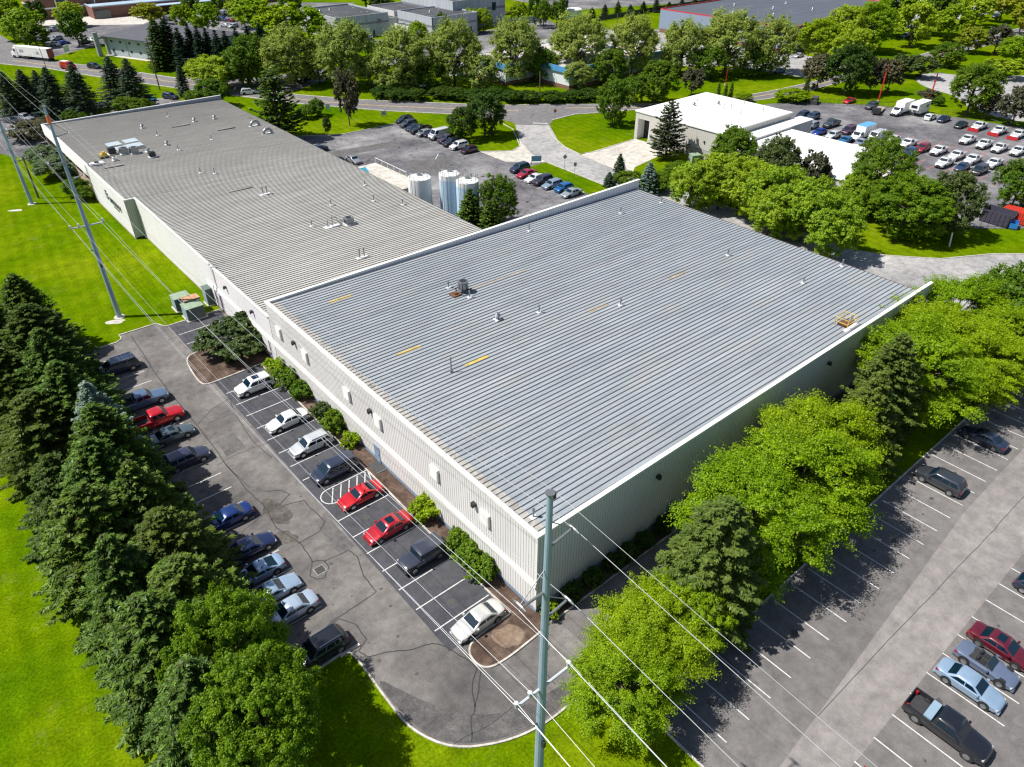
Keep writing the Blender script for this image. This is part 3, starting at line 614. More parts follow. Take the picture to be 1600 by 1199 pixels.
def hvac(x, y, z, sx, sy, sz, mat, lab, rz=0):
    sx, sy, sz = sx * .82, sy * .82, sz * .82
    r = empty('roof_air_conditioner', (x, y, z), rz, lab, 'air conditioner', 'air conditioners on the tan roof')
    MB().box(-sx / 2, sx / 2, -sy / 2, sy / 2, .15, sz).build('housing', mat, r)
    m = MB(); m.cyl((0, 0), min(sx, sy) * .36, sz, sz + .08, 14); m.box(-sx / 2 - .01, -sx / 2 + .01, -sy * .4, sy * .4, .3, sz - .15); m.build('grille', DARKM, r)
    MB().box(-sx / 2 - .15, sx / 2 + .15, -sy / 2 - .15, sy / 2 + .15, .0, .15).build('frame', WHT, r)
hvac(31.3, 160.4, wz(31.3), 1.6, 1.5, 1.5, DARKM, 'dark boxy air conditioner, leftmost of the three beside the white frames on the tan roof')
hvac(33.2, 159.2, wz(33), 1.7, 1.5, 1.5, GALV, 'grey boxy air conditioner in the middle of the three beside the white frames')
hvac(34.9, 158.4, wz(35), 1.7, 1.5, 1.5, GALV, 'grey boxy air conditioner, rightmost of the three beside the white frames')
hvac(36.9, 153.9, wz(37), 1.4, 1.2, 1.2, DARKM, 'small dark air conditioner standing alone right of the trio on the tan roof')
hvac(50.1, 100.2, wz(50), 1.6, 1.3, 1.3, GALV, 'grey air conditioner beside the pipe tangle in the middle of the tan roof')
hvac(27.2, 155.6, wz(27), 2.6, 1.6, .35, WHT, 'low pale roof unit close to the left edge of the tan roof')
hvac(30.5, 155.8, wz(30), .9, .9, .8, WHT, 'tiny pale box unit in front of the trio on the tan roof')
m = MB(); pr = empty('pipe_rack', (48.3, 101.0, wz(48.3)), 0, 'tangle of pipes on a low stand in the middle of the tan roof', 'pipe rack')
m.tube([(-1.5, 0, .0), (-1.5, 0, 1.3), (0, 0, 1.3), (.4, .3, .4), (1.6, .3, .4)], .08); m.tube([(-.8, -.3, 0), (-.8, -.3, 1.8)], .06); m.tube([(-2, -.5, .5), (1.4, -.5, .5), (1.4, .4, .9)], .06)
m.build('pipe', GALV, pr); MB().box(-2.2, .4, -.7, .4, 0, .1).build('frame', WHT, pr)
yb = empty('yellow_blower', (29.4, 159.0, wz(29)), 0, 'yellow machine beside the leftmost dark unit on the tan roof', 'blower')
MB().box(-.6, .6, -.4, .4, .2, .8).cyl((0, 0), .35, .8, 1.1, 10).build('housing', YP, yb); MB().box(-.8, .8, -.5, .5, 0, .2).build('frame', DARKM, yb)
fr_specs = [(33.0, 165.4, 'pale'), (33.7, 161.6, 'pale'), (36.4, 165.9, 'pale'), (36.3, 162.3, 'pale')]
fl = ['back left', 'front left', 'back right', 'front right']
for (x, y, _), wh in zip(fr_specs, fl):
    r = empty('metal_rack', (x, y, wz(x)), 0, '%s one of the four pale blue-white metal racks on the tan roof' % wh, 'rack', 'pale racks on the tan roof'); m = MB()
    for k in range(7): m.box(-1.3, 1.3, -1.2 + k * .38, -1.0 + k * .38, .5, .56)
    m.build('slat_deck', M('pale_blue_metal', (.62, .70, .76), .5, 0, var=.1), r)
    for sx in (-1.2, 1.2):
        for sy in (-1.1, 1.2): MB().box(sx - .04, sx + .04, sy - .04, sy + .04, 0, .5).build('leg', WHT, r)
# curved white ducts at the far right eave of the wing
for i, (px, py, lab) in enumerate([(398, 196, 'left'), (418, 208, 'right')]):
    x, y = at(px, py, 6.3); m = MB(); r = empty('curved_duct', (x, y, 6.15), 0, '%s one of the two curved pale ducts at the far eave of the tan roof' % lab, 'duct', 'curved ducts at the eave')
    m.tube([(-.9, 0, 0), (-.8, 0, .6), (-.3, 0, 1.0), (.45, 0, 1.0), (.9, 0, .5), (1.0, 0, 0)], .32, 10); m.build('duct', GALV, r, 40); MB().box(-1.3, 1.3, -.45, .45, 0, .1).build('base', WHT, r)
# roof ladder-like sign pipes, entrance awning, dock ramp
aw = tag(MB().prism([(66.0, 125.5), (69.0, 125.5), (69.0, 129.8), (66.0, 129.8)], 3.2, 3.35).add([(66.0, 125.5, 3.36), (69.0, 125.5, 3.36), (69.0, 129.8, 3.36), (66.0, 129.8, 3.36), (66.0, 127.6, 4.6), (69.0, 127.6, 4.6)], [(0, 1, 5, 4), (2, 3, 4, 5), (1, 2, 5), (3, 0, 4)]).build('entrance_awning', M('bright_blue_canvas', (.03, .30, .48), .6, var=.1)), 'bright blue pitched awning at the eave of the tan roof', 'awning')
dk = empty('loading_ramp', (73, 130, 0), 0, 'tan concrete loading dock slab behind the tan roof', 'loading dock')
m = MB().prism([(70.5, 120.5), (74.8, 120.5), (77.6, 125.5), (77.2, 138), (71, 138)], .05, 1.1); hb(m, 'slab', CONC, dk)
m = MB()
for t in range(6): m.tube([(77.3, 138 - t * 2.4, 1.1), (77.3, 138 - t * 2.4, 2.2)], .05, 6)
m.tube([(77.3, 138, 2.15), (77.3, 126, 2.15)], .05, 6); hb(m, 'railing', TRIM, dk)
# ---- tanks
TKW = M('tank_white', (.68, .68, .66), .85, var=.04, vs=.6, spec=.2, dirt=(.58, .54, .48)); TKB = M('tank_blue_shading', (.42, .55, .65), .85, var=.06, vs=.5, spec=.2)  # second colour paints the bluish shading of the lower tank shells
def tank(x, y, h, r, blue, lab):
    t = empty('storage_tank', (x, y, 0), 0, lab, 'tank', 'storage tanks behind the warehouse')
    m = MB(); m.m(0).cyl((0, 0), r, h * (.45 if blue else 0), h, 40, cap=True); m.m(1)
    if blue: m.cyl((0, 0), r + .003, 0, h * .9, 40)
    m.m(0).cyl((0, 0), r, h, h + .35, 40, r * .3); m.build('shell', [TKW, TKB], t, 40)
    m = MB(); n = 14
    for i in range(n):
        a = 2 * math.pi * i / n; b = 2 * math.pi * (i + 1) / n
        p = (r * .97 * math.cos(a), r * .97 * math.sin(a)); q = (r * .97 * math.cos(b), r * .97 * math.sin(b))
        m.tube([(*p, h), (*p, h + 1.2)], .035, 5)
        for zz in (.6, 1.18): m.tube([(*p, h + zz), (*q, h + zz)], .03, 5)
    m.build('railing', GALV, t)
    m = MB()
    for s in (-.22, .22): m.tube([(-r - .15, s - .6, .3), (-r - .15, s - .6, h + 1.1)], .035, 5)
    for k in range(int(h / .4)): m.tube([(-r - .15, -.82, .4 + k * .4), (-r - .15, -.38, .4 + k * .4)], .02, 5)
    m.build('ladder', GALV, t); m = MB(); m.cyl((0, 0), .45, h + .25, h + .75, 12); m.cyl((r * .5, .2), .15, h + .1, h + .9, 8); m.build('hatch', GALV, t)
x, y = at(655, 277, 7.8); tank(x, y, 7.8, 2.1, False, 'plain white storage tank, leftmost of the three beside the tan roof')
x, y = at(702, 271, 8.6); tank(x, y, 8.6, 1.9, True, 'tallest pale blue storage tank in the middle with a hooped pipe on top')
x, y = at(730, 282, 8.2); tank(x, y, 8.2, 2.0, True, 'blue storage tank with white top, right of the three and behind the dark spruce')
x, y = at(692, 262, 8.6); m = MB(); m.tube([(x - 1.5, y, 8), (x - 1.5, y, 10.4), (x - .8, y, 11.2), (x + .2, y, 11.2), (x + .8, y, 10.4), (x + .8, y, 9)], .07)
tag(m.build('filling_pipe', GALV), 'looped grey filling pipe over the tallest blue tank', 'pipe')
# ---- cabinets by the lawn
TG = M('transformer_green', (.09, .13, .11), .6, var=.15, vs=1.5, dirt=(.16, .19, .15)); TT = M('cabinet_top', (.22, .29, .2), .7, var=.2, vs=1.5)
def cabinet(x, y, sx, sy, h, top, body, lab, rz=0):
    r = empty('utility_cabinet', (x, y, 0), rz, lab, 'utility cabinet', 'green utility cabinets at the lawn edge')
    MB().box(-sx / 2, sx / 2, -sy / 2, sy / 2, .12, h).build('body', body, r)
    MB().box(-sx / 2 - .06, sx / 2 + .06, -sy / 2 - .06, sy / 2 + .06, h, h + .08).build('lid', top, r)
    MB().box(-sx / 2 - .2, sx / 2 + .2, -sy / 2 - .2, sy / 2 + .2, 0, .12).build('pad', CONC, r)
    m = MB(); m.box(-sx / 2 - .02, -sx / 2, -sy * .46, -.02, .25, h - .1); m.box(-sx / 2 - .02, -sx / 2, .02, sy * .46, .25, h - .1); m.build('door', M('door_pale_blue', (.28, .36, .42), .5, var=.1), r)
x, y = at(281, 462, 2); cabinet(x, y, 2.3, 2.0, 2.0, TT, TG, 'pale green topped utility cabinet, rear one of the row at the lawn edge')
x, y = at(290, 460, 2); cabinet(x + .0, y - 1.9, 2.2, 1.4, 2.2, M('rusty_top', (.42, .24, .13), .8, var=.3, vs=2), TG, 'utility cabinet with an orange rusty top between the two green ones')
x, y = at(297, 473, 2); cabinet(x, y - .6, 2.5, 2.3, 1.9, TT, TG, 'dark green front utility cabinet next to the parking kerb')
x, y = at(325, 460, 1.5); cabinet(x, y, 1.0, 1.6, 2.6, TG, TG, 'tall grey-green cabinet against the white wall')
# ---- white-roofed garage
gar = empty('garage_building', (136.3, 92, 0), 0, 'cream ribbed garage with a flat bright white roof and one open bay', 'garage')
m = MB(); ribbed(m, (136.3, 112.2), (136.3, 92), 2.0, 6.3, .5); ribbed(m, (136.3, 116.6), (136.3, 115.9), 0, 6.3, .5); ribbed(m, (136.3, 115.9), (136.3, 112.2), 5.0, 6.3, .5)
ribbed(m, (136.3, 92), (163, 92), 0, 6.3, .5); ribbed(m, (163, 92), (163, 116.6), 0, 6.3, .6); ribbed(m, (163, 116.6), (136.3, 116.6), 0, 6.3, .6); hb(m, 'wall', [M('beige_panel', (.50, .48, .44), .6, var=.06), WALLD], gar)
hb(MB().box(136.34, 136.6, 92.05, 112.1, 0, 2.0), 'base_wall', BRICK_T, gar)
gr_ = hb(MB().box(136.1, 163.2, 91.8, 116.8, 6.3, 6.55), 'roof', WROOF, gar)
for x, y, k in [(150, 110.5, 'fan'), (152.5, 111.5, 'pipe'), (139, 113, 'pipe'), (139.6, 112, 'pipe'), (153, 104, 'pipe'), (154.5, 103, 'pipe'), (160.5, 103.5, 'pipe'), (158, 96.5, 'pipe'), (152, 98.5, 'pipe'), (155.5, 107.5, 'fan')]: vent(gr_, x, y, 6.56, k)
hb(MB().box(138.8, 139.0, 112.3, 115.8, 0, 5.0), 'bay_door', DARKM, gar); hb(MB().box(136.32, 138.8, 112.1, 112.25, 0, 5).box(136.32, 138.8, 115.8, 115.95, 0, 5).box(136.32, 138.8, 112.25, 115.8, 4.9, 5.0), 'bay_frame', WALL2, gar)
hb(MB().box(136.1, 136.32, 96, 96.3, 3.5, 4), 'wall_light', DARKM, gar)
an = empty('garage_annex', (146, 62, 0), 0, 'low annex with a long white roof beside the sales lot, partly behind trees', 'annex')
m = MB(); ribbed(m, (135.2, 87.8), (135.2, 62.2), 0, 4.3, .5); ribbed(m, (135.2, 62.2), (157.3, 69.2), 0, 4.3, .5); ribbed(m, (157.3, 69.2), (157.3, 87.8), 0, 4.3, .5); ribbed(m, (157.3, 87.8), (135.2, 87.8), 0, 4.3, .6); hb(m, 'wall', [MATS['beige_panel'], WALLD], an)
hb(MB().prism([(135.0, 88), (135.0, 62), (157.5, 69.1), (157.5, 88)], 4.3, 4.5), 'roof', WROOF, an)
ln = empty('garage_link', (150, 90, 0), 0, 'grey-walled link with a white roof between the garage and its annex', 'building link')
m = MB(); m.box(140, 166.5, 88.2, 91.6, 0, 4.9); hb(m, 'wall', GREYW2, ln); hb(MB().box(139.9, 166.7, 88.1, 91.7, 4.9, 5.1), 'roof', WROOF, ln)
# ---- background blocks
def block(name, lab, cat, x0, x1, y0, y1, h, wallm, roofm, par=.5, win=0, fas=None, band=None, group=None):
    r = empty(name, (x0, y0, 0), 0, lab, cat, group)
    m = MB(); w, d = x1 - x0, y1 - y0
    m.box(0, w, 0, d, 0, h); m.build('wall', wallm, r)
    m = MB(); m.box(.3, w - .3, .3, d - .3, h + .01, h + .06); rf_ = m.build('roof', roofm, r)
    m = MB(); t = .3
    m.box(-.02, w + .02, -.02, t, h, h + par); m.box(-.02, w + .02, d - t, d + .02, h, h + par); m.box(-.02, t, t, d - t, h, h + par); m.box(w - t, w + .02, t, d - t, h, h + par); m.build('parapet', fas or wallm, r)
    if band: MB().box(-.08, w + .05, -.08, -.021, h * .62, h * .70).box(-.08, -.021, -.02, d, h * .62, h * .70).build('band', band, r)
    for k in range(win):
        xx = w * (k + .5) / win; wd = MB().box(xx - 1.1, xx + 1.1, -.08, -.0, h * .3, h * .55).build('window', GLASSM, r)
        yy = d * (k + .5) / win; wd = MB().box(-.08, 0, yy - .9, yy + .9, h * .3, h * .55).build('window', GLASSM, r)
    return r, rf_
def rvent(rf_, pts, h):
    for (x, y, k) in pts: vent(rf_, x, y, h + .06, k)
PANW = M('striped_block', (.38, .40, .43), .8, var=.18, vs=.8, stretch=(1, 1, .02))
r, q = block('flat_roof_office', 'grey flat-roofed office block with a roller door, left of the two at the top', 'office block', 143, 166, 274, 305, 7.4, PANW, DROOF, .6, 0, None, M('dark_band', (.18, .19, .21), .8, var=.1))
rvent(q, [(10, 23, 'fan'), (17, 10, 'pipe'), (19, 9, 'pipe'), (4, 20, 'ball'), (20, 22, 'pipe')], 7.4)
MB().box(9.5, 14, -.09, 0, .2, 3.2).build('roller_door', WHT, r); MB().box(15.4, 16.4, -.09, 0, .1, 2.2).build('door', DARKM, r); MB().box(18, 19.6, -.09, 0, 4.4, 5.9).build('window', GLASSM, r); MB().box(-.09, 0, 6, 7.4, 2.4, 4.4).build('window', GLASSM, r)
r, q = block('flat_roof_office', 'grey flat-roofed office block with dark frames, right of the roller-door block', 'office block', 171, 193, 251, 275, 7.6, PANW, DROOF, .5, 0, None, M('dark_band', (.18, .19, .21), .8, var=.1))
rvent(q, [(9, 14, 'fan'), (19, 4, 'pipe'), (16, 18, 'pipe'), (19, 15, 'tall')], 7.6)
m = MB(); [m.box(k, k + .35, -.09, 0, 0, 8) for k in (0, 7.2, 14.4, 21.6)]; m.build('column', DARKM, r)
for k in (4.5, 17): MB().box(k, k + 2.2, -.06, 0, .3, 3.2).build('window', GLASSM, r)
r, q = block('tall_grey_office', 'taller grey block rising behind the flat-roofed offices at the top edge', 'office block', 189, 216, 262, 300, 10.6, PANW, DROOF, .4, 0, None, MATS['dark_band'])
MB().box(20, 22, -.1, 0, 6, 9).build('window', GLASSM, r)
block('low_link_block', 'pale low link with small roof units between the two office blocks', 'office block', 165.5, 176, 275.2, 292, 5.2, GREYW2, DROOF, .5)
block('low_front_block', 'pale single-storey front block of the right office, behind the plane trees', 'office block', 166.5, 175.3, 258.5, 270.5, 3.8, GREYW2, DROOF, .5)
block('rear_low_block', 'pale low block with a dark roof at the top edge behind the offices', 'office block', 172, 190, 279, 300, 6.6, GREYW2, DROOF, .6)
for i, (a, b_, c_, d__, lab) in enumerate([(146.4, 198, 177.5, 197, 'left low workshop wing with bright blue fascia behind the plane trees'), (157.5, 206, 161.5, 177.2, 'right low workshop wing with blue fascia and brick base behind the plane trees')]):
    r, q = block('blue_trim_workshop', lab, 'workshop', a, b_, c_, d__, 5.4, M('white_siding', (.62, .64, .67), .6, var=.04), M('pale_gravel_roof', (.46, .42, .39), .9, var=.12, vs=.3), .35)
    w, d = b_ - a, d__ - c_
    MB().box(-.5, w, -.5, -.03, 4.5, 6.0).box(-.5, -.03, -.03, d, 4.5, 6.0).build('fascia', BLUEF, r)
    MB().box(-.06, w, -.06, -.022, 0, 1.1).box(-.06, -.022, -.02, d, 0, 1.1).build('brick_base', BRICK, r)
    rvent(q, [(w * .2, d * .6, 'ball'), (w * .45, d * .4, 'fan'), (w * .7, d * .6, 'ball')], 5.4)
r, q = block('red_trim_store', 'wide blue-grey building with a dark ribbed roof and red edge at the top right', 'store', 252.6, 340, 150, 208.5, 8.2, M('blue_grey_siding', (.20, .25, .33), .6, var=.06), M('dark_ribbed_roof', (.075, .085, .105), .7, var=.3, vs=1, stretch=(.05, 1.5, 1)), .4, 0, REDT)
rvent(q, [(20, 20, 'ball'), (35, 30, 'ball'), (14, 34, 'ball'), (44, 18, 'ball'), (30, 45, 'ball'), (52, 35, 'fan'), (10, 12, 'ball')], 8.2)
MB().box(0.5, 40, -3, -.03, 5, 5.4).build('canopy', REDT, r); MB().box(-.08, -.03, 0, 58, 0, 1.4).build('brick_base', BRICK, r)
# school
r, q = block('brick_school', 'two-storey brick school wing with white frames at the top left corner', 'school', 66.5, 110, 402, 430, 8.4, BRICK, M('pale_roof', (.45, .47, .5), .8, var=.08), .5, 0, WHT)
m = MB(); [m.box(k, k + .5, -.12, 0, 0, 8.4) for k in (0, 8.2, 12.4, 24, 36)]; m.box(0, 43, -.13, 0, 3.9, 4.5); m.box(-.13, 0, 0, 28, 3.9, 4.5); m.build('frame', WHT, r)
MB().box(8.8, 12.3, -.09, 0, 0, 3.8).box(8.8, 12.3, -.09, 0, 4.6, 8).build('window', GLASSM, r)
r, q = block('brick_school', 'long single-storey brick school with a pale blue roof behind the far parking lot', 'school', 86, 232, 389, 440, 4.6, BRICK, M('pale_blue_roof', (.30, .38, .46), .8, var=.12, vs=.1), .45, 0, M('pale_blue_edge', (.42, .52, .6), .6, var=.05))
rvent(q, [(14, 18, 'fan'), (20, 12, 'fan'), (30, 20, 'fan'), (44, 10, 'fan')], 4.6)
m = MB()
for k in range(34): m.box(20 + k * 3.4, 21.6 + k * 3.4, -.09, 0, 2.6, 3.8)
m.build('window', GLASSM, r)
MB().box(24, 58, -6, -.03, 3.5, 3.8).build('canopy', MATS['pale_blue_roof'], r); MB().box(0.6, 7, -.1, 0, .2, 3.6).build('entrance', GLASSM, r)
# green hall with hipped dark roof
gh = empty('green_hall', (66, 306, 0), 0, 'green-grey hall with dark hipped roof and tall portal frame by the curved road', 'hall')
A = Vector((68.6, 303.8)); B = Vector((83.5, 268.5)); d = (B - A).normalized(); nr = Vector((-d.y, d.x)); nr = nr if nr.x > 0 else -nr; D_ = 24
C_ = B + nr * D_; E_ = A + nr * D_
m = MB(); m.prism([A[:], B[:], C_[:], E_[:]], 0, 6.0); hb(m, 'wall', M('pale_green_grey', (.36, .42, .44), .7, var=.06), gh)
m = MB(); o_ = 1.6; P = [A - d * o_ - nr * o_, B + d * o_ - nr * o_, C_ + d * o_ + nr * o_, E_ - d * o_ + nr * o_]; mid = (A + B + C_ + E_) / 4; R1, R2 = mid - d * 9, mid + d * 9
vs = [(p.x, p.y, 6.0) for p in P] + [(p.x, p.y, 6.25) for p in P] + [(R1.x, R1.y, 9.3), (R2.x, R2.y, 9.3)]
m.add(vs, [(0, 3, 2, 1), (0, 1, 5, 4), (1, 2, 6, 5), (2, 3, 7, 6), (3, 0, 4, 7), (4, 5, 9, 8), (5, 6, 9), (6, 7, 8, 9), (7, 4, 8)]); hb(m, 'roof', M('dark_shingle', (.075, .075, .09), .9, var=.12, vs=.8), gh)
m = MB(); L = (B - A).length
for k in range(5):
    p = A + d * (L * k / 4.0) - nr * .12; q = p + d * .6; m.prism([p[:], q[:], (q + nr * .1)[:], (p + nr * .1)[:]], 0, 6)
hb(m, 'column', GREENP, gh)
for k in range(8):
    p = A + d * (2.2 + k * 4.5) - nr * .06; q = p + d * 1.1
    for z_ in (1.4, 4.2): hb(MB().prism([p[:], q[:], (q + nr * .05)[:], (p + nr * .05)[:]], z_, z_ + .7), 'window', DARKM, gh)
p = A - d * .5 - nr * 4.5; q = A - d * .5 + nr * 0.2; m = MB()
m.prism([p[:], (p + nr * 1.7)[:], (p + nr * 1.7 + d * .7)[:], (p + d * .7)[:]], 0, 7.6); m.prism([(p + nr * 3.9)[:], (p + nr * 4.7)[:], (p + nr * 4.7 + d * .7)[:], (p + nr * 3.9 + d * .7)[:]], 0, 6)
m.prism([(p + nr * 1.71)[:], (p + nr * 3.89)[:], (p + nr * 3.89 + d * .7)[:], (p + nr * 1.71 + d * .7)[:]], 5.3, 6); hb(m, 'portal', GREENP, gh)
zsheet('hall_pavement', [(A - nr * 2)[:], (B - nr * 2)[:], (B - nr * .2)[:], (A - nr * .2)[:]], .03, CONC)
# ------------------------------------------------------------------ poles and lines
INSM = M('insulator_grey', (.5, .52, .54), .4, var=.05)
def steel_pole(x, y, H, lab, orange=False):
    r = empty('power_pole', (x, y, 0), 0, lab, 'power pole', 'steel power poles along the west side')
    n = 12; m = MB(); m.tube([(0, 0, -.3), (0, 0, H * .5), (0, 0, H)], [.35, .26, .155], n); m.build('pole', POLEM, r, 20)
    MB().cyl((0, 0), .24, H, H + .06, 12).build('cap', GALV, r)
    MB().cyl((0, 0), .75, -.1, .06, 16).build('footing', CONC, r)
    for (dx, z, rise) in ((1.65, H - 3.5, .15), (-1.75, H - 6.6, -.15), (1.65, H - 8.9, .15)):
        a = MB(); a.tube([(0, 0, z - .15), (dx, 0, z + rise)], [.09, .07], 8); arm = a.build('cross_arm', GALV, r, 40)
        i = MB(); i.tube([(dx, -.45, z + .1), (dx, -.2, z + .14), (dx, .2, z + .14), (dx, .45, z + .1)], [.04, .085, .085, .04], 8); i.tube([(0, 0, z + 1.7), (dx, 0, z + .14)], .03, 6); i.build('insulator', GALV, arm)
    a = MB(); a.tube([(-2.0, 0, H - 15.2), (2.1, 0, H - 15.3)], .10, 8); arm = a.build('cross_arm', INSM, r, 40)
    for dx in (-1.95, -.95, 2.05):
        i = MB(); i.cyl((dx, 0), .1, H - 15.15, H - 14.75, 8, .14); i.build('insulator', INSM, arm)
    b_ = MB(); b_.box(.15, .35, -.05, .1, H - .5, H - .1); b_.tube([(-.55, 0, H - 18.7), (.35, 0, H - 18.7)], .06, 6); b_.box(-.1, .1, -.45, -.2, H - 21.2, H - 20.6); b_.build('bracket', DARKM, r)
    if orange: MB().cyl((0, 0), .22, H - 2.0, H - 1.1, 12).build('marker_plate', M('orange_marker', (.8, .18, .05), .5, var=.05), r)
    return r
P0, PA, PB = (16.6, 17.1), (14.85, 105.6), (15.05, 162.5); H0 = 29.2
steel_pole(*P0, H0, 'tall blue-grey steel power pole in the foreground, before the corner of the warehouse')
steel_pole(*PA, H0, 'tall steel power pole with an orange marker, on the lawn beside the white wall', True)
steel_pole(*PB, H0, 'steel power pole cut off by the left edge of the photo, farthest of the three')
WIRE = M('aluminium_wire', (.50, .51, .53), .35, .5, var=0)
def wire(dx, z, sag, r, lab):
    pts = []; nodes = [(P0[0], -90), P0, PA, PB, (15.2, 262)]
    for (a, b) in zip(nodes, nodes[1:]):
        L = abs(b[1] - a[1]); sg = sag * (L / 88) ** 2
        for k in range(16):
            t = k / 16; pts.append((a[0] + (b[0] - a[0]) * t + dx, a[1] + (b[1] - a[1]) * t, z - 4 * sg * t * (1 - t)))
    pts.append((nodes[-1][0] + dx, nodes[-1][1], z))
    tag(MB().tube(pts, r * .5, 5).build('power_line', WIRE), lab, 'power line', 'wires between the steel power poles')
wire(.3, H0 - .1, 1.3, .022, 'thin topmost wire running over the pole heads')
wire(1.7, H0 - 3.4, 1.6, .032, 'wire on the upper right-hand arm of the steel poles')
wire(-1.8, H0 - 6.8, 1.6, .032, 'wire on the single left-hand arm of the steel poles')
wire(1.7, H0 - 8.8, 1.6, .032, 'wire on the second right-hand arm of the steel poles')
wire(-1.95, H0 - 14.7, 1.8, .028, 'wire at the left end of the long lower cross arm')
wire(-.95, H0 - 14.7, 1.8, .028, 'wire on the inner left insulator of the long lower cross arm')
wire(2.05, H0 - 14.7, 1.8, .028, 'wire at the right end of the long lower cross arm')
wire(-.5, H0 - 18.7, 1.2, .035, 'lowest thick wire, just under the long lower cross arm')
WOOD = M('pole_wood', (.11, .085, .065), .9, var=.25, vs=2, stretch=(1, 1, .15))
def wood_pole(bx, by, ty, lab, arms=1, name='utility_pole'):
    x, y = at(bx, by); h = pole_h(x, y, ty); r = empty(name, (x, y, 0), 0, lab, 'utility pole')
    MB().tube([(0, 0, -.2), (0, 0, h)], [.2, .13], 10).build('pole', WOOD, r, 30)
    for k in range(arms):
        a = MB().box(-1.2, 1.2, -.07, .07, h - .6 - k * 1.4, h - .45 - k * 1.4, RZ(.5)).build('cross_arm', WOOD, r)
        m = MB()
        for dx in (-1.1, -.5, .5, 1.1): m.box(dx - .06, dx + .06, -.06, .06, h - .44 - k * 1.4, h - .2 - k * 1.4, RZ(.5))
        m.build('insulator', INSM, a)
    if arms > 1: MB().cyl((.35, 0), .28, h - 4.2, h - 3.1, 10).build('transformer', GALV, r, 40)
    return r
def pole_h(x, y, ty):
    c, s = math.cos(YAW), math.sin(YAW); fh = x * s + y * c; v = (CY - ty) / FPX
    k = (-math.sin(PITCH) + v * math.cos(PITCH)) / (math.cos(PITCH) + v * math.sin(PITCH)); return CAMH + fh * k
wood_pole(60.5, 310, 245, 'short brown wooden pole beside the steel pole on the lawn', 1)
wood_pole(250, 141, 64, 'wooden utility pole with a transformer by the curved road above the tan roof', 2)
wood_pole(347, 96, 62, 'slim wooden utility pole in front of the dark evergreens', 0)
wood_pole(843, 160, 112, 'slim pale pole on the far verge opposite the lawn island', 0)
wood_pole(963, 50, 22, 'slim pole behind the plane trees near the red-edged store', 0)
wood_pole(849, 38, -6, 'slim pole among the saplings at the top edge', 1)
def street_lamp(bx, by, ty, lab, col=DARKM, group=None, name='street_lamp', heads=1):
    x, y = at(bx, by); h = pole_h(x, y, ty); r = empty(name, (x, y, 0), -.5, lab, 'street lamp', group)
    MB().tube([(0, 0, 0), (0, 0, h)], [.20 if heads > 1 else .11, .15 if heads > 1 else .07], 8).build('pole', col, r, 40)
    MB().cyl((0, 0), .3, 0, .5, 10).build('base', CONC, r)
    m = MB(); m.box(-.6 if heads > 1 else 0, 1.3, -.05, .05, h - .1, h - .02); m.build('arm', GALV, r)
    for sx in ((1.2, -.8) if heads > 1 else (1.3,)): MB().box(sx - .35, sx + .35, -.2, .2, h - .12, h + .05).build('lamp_head', GALV, r)
REDP = M('red_pole_paint', (.52, .02, .025), .45, var=.08)
RG = 'red lamp posts round the sales lot'
street_lamp(1372, 160, 102, 'red lamp post left of the box truck on the sales lot', REDP, RG, heads=2)
street_lamp(1451, 160, 114, 'red lamp post just behind the white camper', REDP, RG, heads=2)
street_lamp(1545, 158, 127, 'red lamp post half hidden in the round green tree', REDP, RG, heads=2)
street_lamp(1133, 134, 108, 'short red lamp post between the plane trees and the garage', REDP, RG, heads=1)
street_lamp(1256, 118, 82, 'slim dark lamp post beside the brown-leaved tree')
street_lamp(73, 109, 62, 'slim dark lamp post in front of the white lorry')
street_lamp(295, 124, 92, 'pale street lamp on the verge beside the yellow-green tree', GALV)
def sign(px, py, w, h, hz, col, lab, name='road_sign', shape='rect', rz=-.7):
    x, y = at(px, py); r = empty(name, (x, y, 0), rz, lab, 'sign')
    m = MB()
    if w > 1: m.box(-w / 2, -w / 2 + .1, -.05, .05, 0, hz); m.box(w / 2 - .1, w / 2, -.05, .05, 0, hz)
    else: m.tube([(0, .03, 0), (0, .03, hz)], .04, 6)
    m.build('post', GALV, r); m = MB()
    if shape == 'oct':
        vs = [(w / 2 * 1.08 * math.cos(math.pi / 8 + k * math.pi / 4), 0, hz + w / 2 * 1.08 * math.sin(math.pi / 8 + k * math.pi / 4)) for k in range(8)]
        m.add([(a, -.03, c) for a, b, c in vs] + [(a, -.01, c) for a, b, c in vs], [tuple(range(8)), tuple(range(15, 7, -1))] + [(i, i + 8, (i + 1) % 8 + 8, (i + 1) % 8) for i in range(8)])
    elif shape == 'dia': m.add([(0, -.03, hz - w * .7), (w * .7, -.03, hz), (0, -.03, hz + w * .7), (-w * .7, -.03, hz), (0, -.01, hz - w * .7), (w * .7, -.01, hz), (0, -.01, hz + w * .7), (-w * .7, -.01, hz)], [(0, 1, 2, 3), (7, 6, 5, 4), (0, 4, 5, 1), (1, 5, 6, 2), (2, 6, 7, 3), (3, 7, 4, 0)])
    else: m.box(-w / 2, w / 2, -.06, .06, hz - h, hz)
    p = m.build('panel', col, r)
    return r, p
def letters(txt, size, par, loc, mat, depth=.01):
    cu = bpy.data.curves.new('lettering', 'FONT'); cu.body = txt; cu.size = size; cu.extrude = depth; cu.align_x = 'CENTER'; cu.align_y = 'CENTER'
    o = bpy.data.objects.new('lettering', cu); COL.objects.link(o); dg = bpy.context.evaluated_depsgraph_get()
    me = bpy.data.meshes.new_from_object(o.evaluated_get(dg)); bpy.data.objects.remove(o)
    o = bpy.data.objects.new('lettering', me); COL.objects.link(o); me.materials.clear(); me.materials.append(mat); o.parent = par; o.location = loc; o.rotation_euler = (math.pi / 2, 0, 0)
    return o
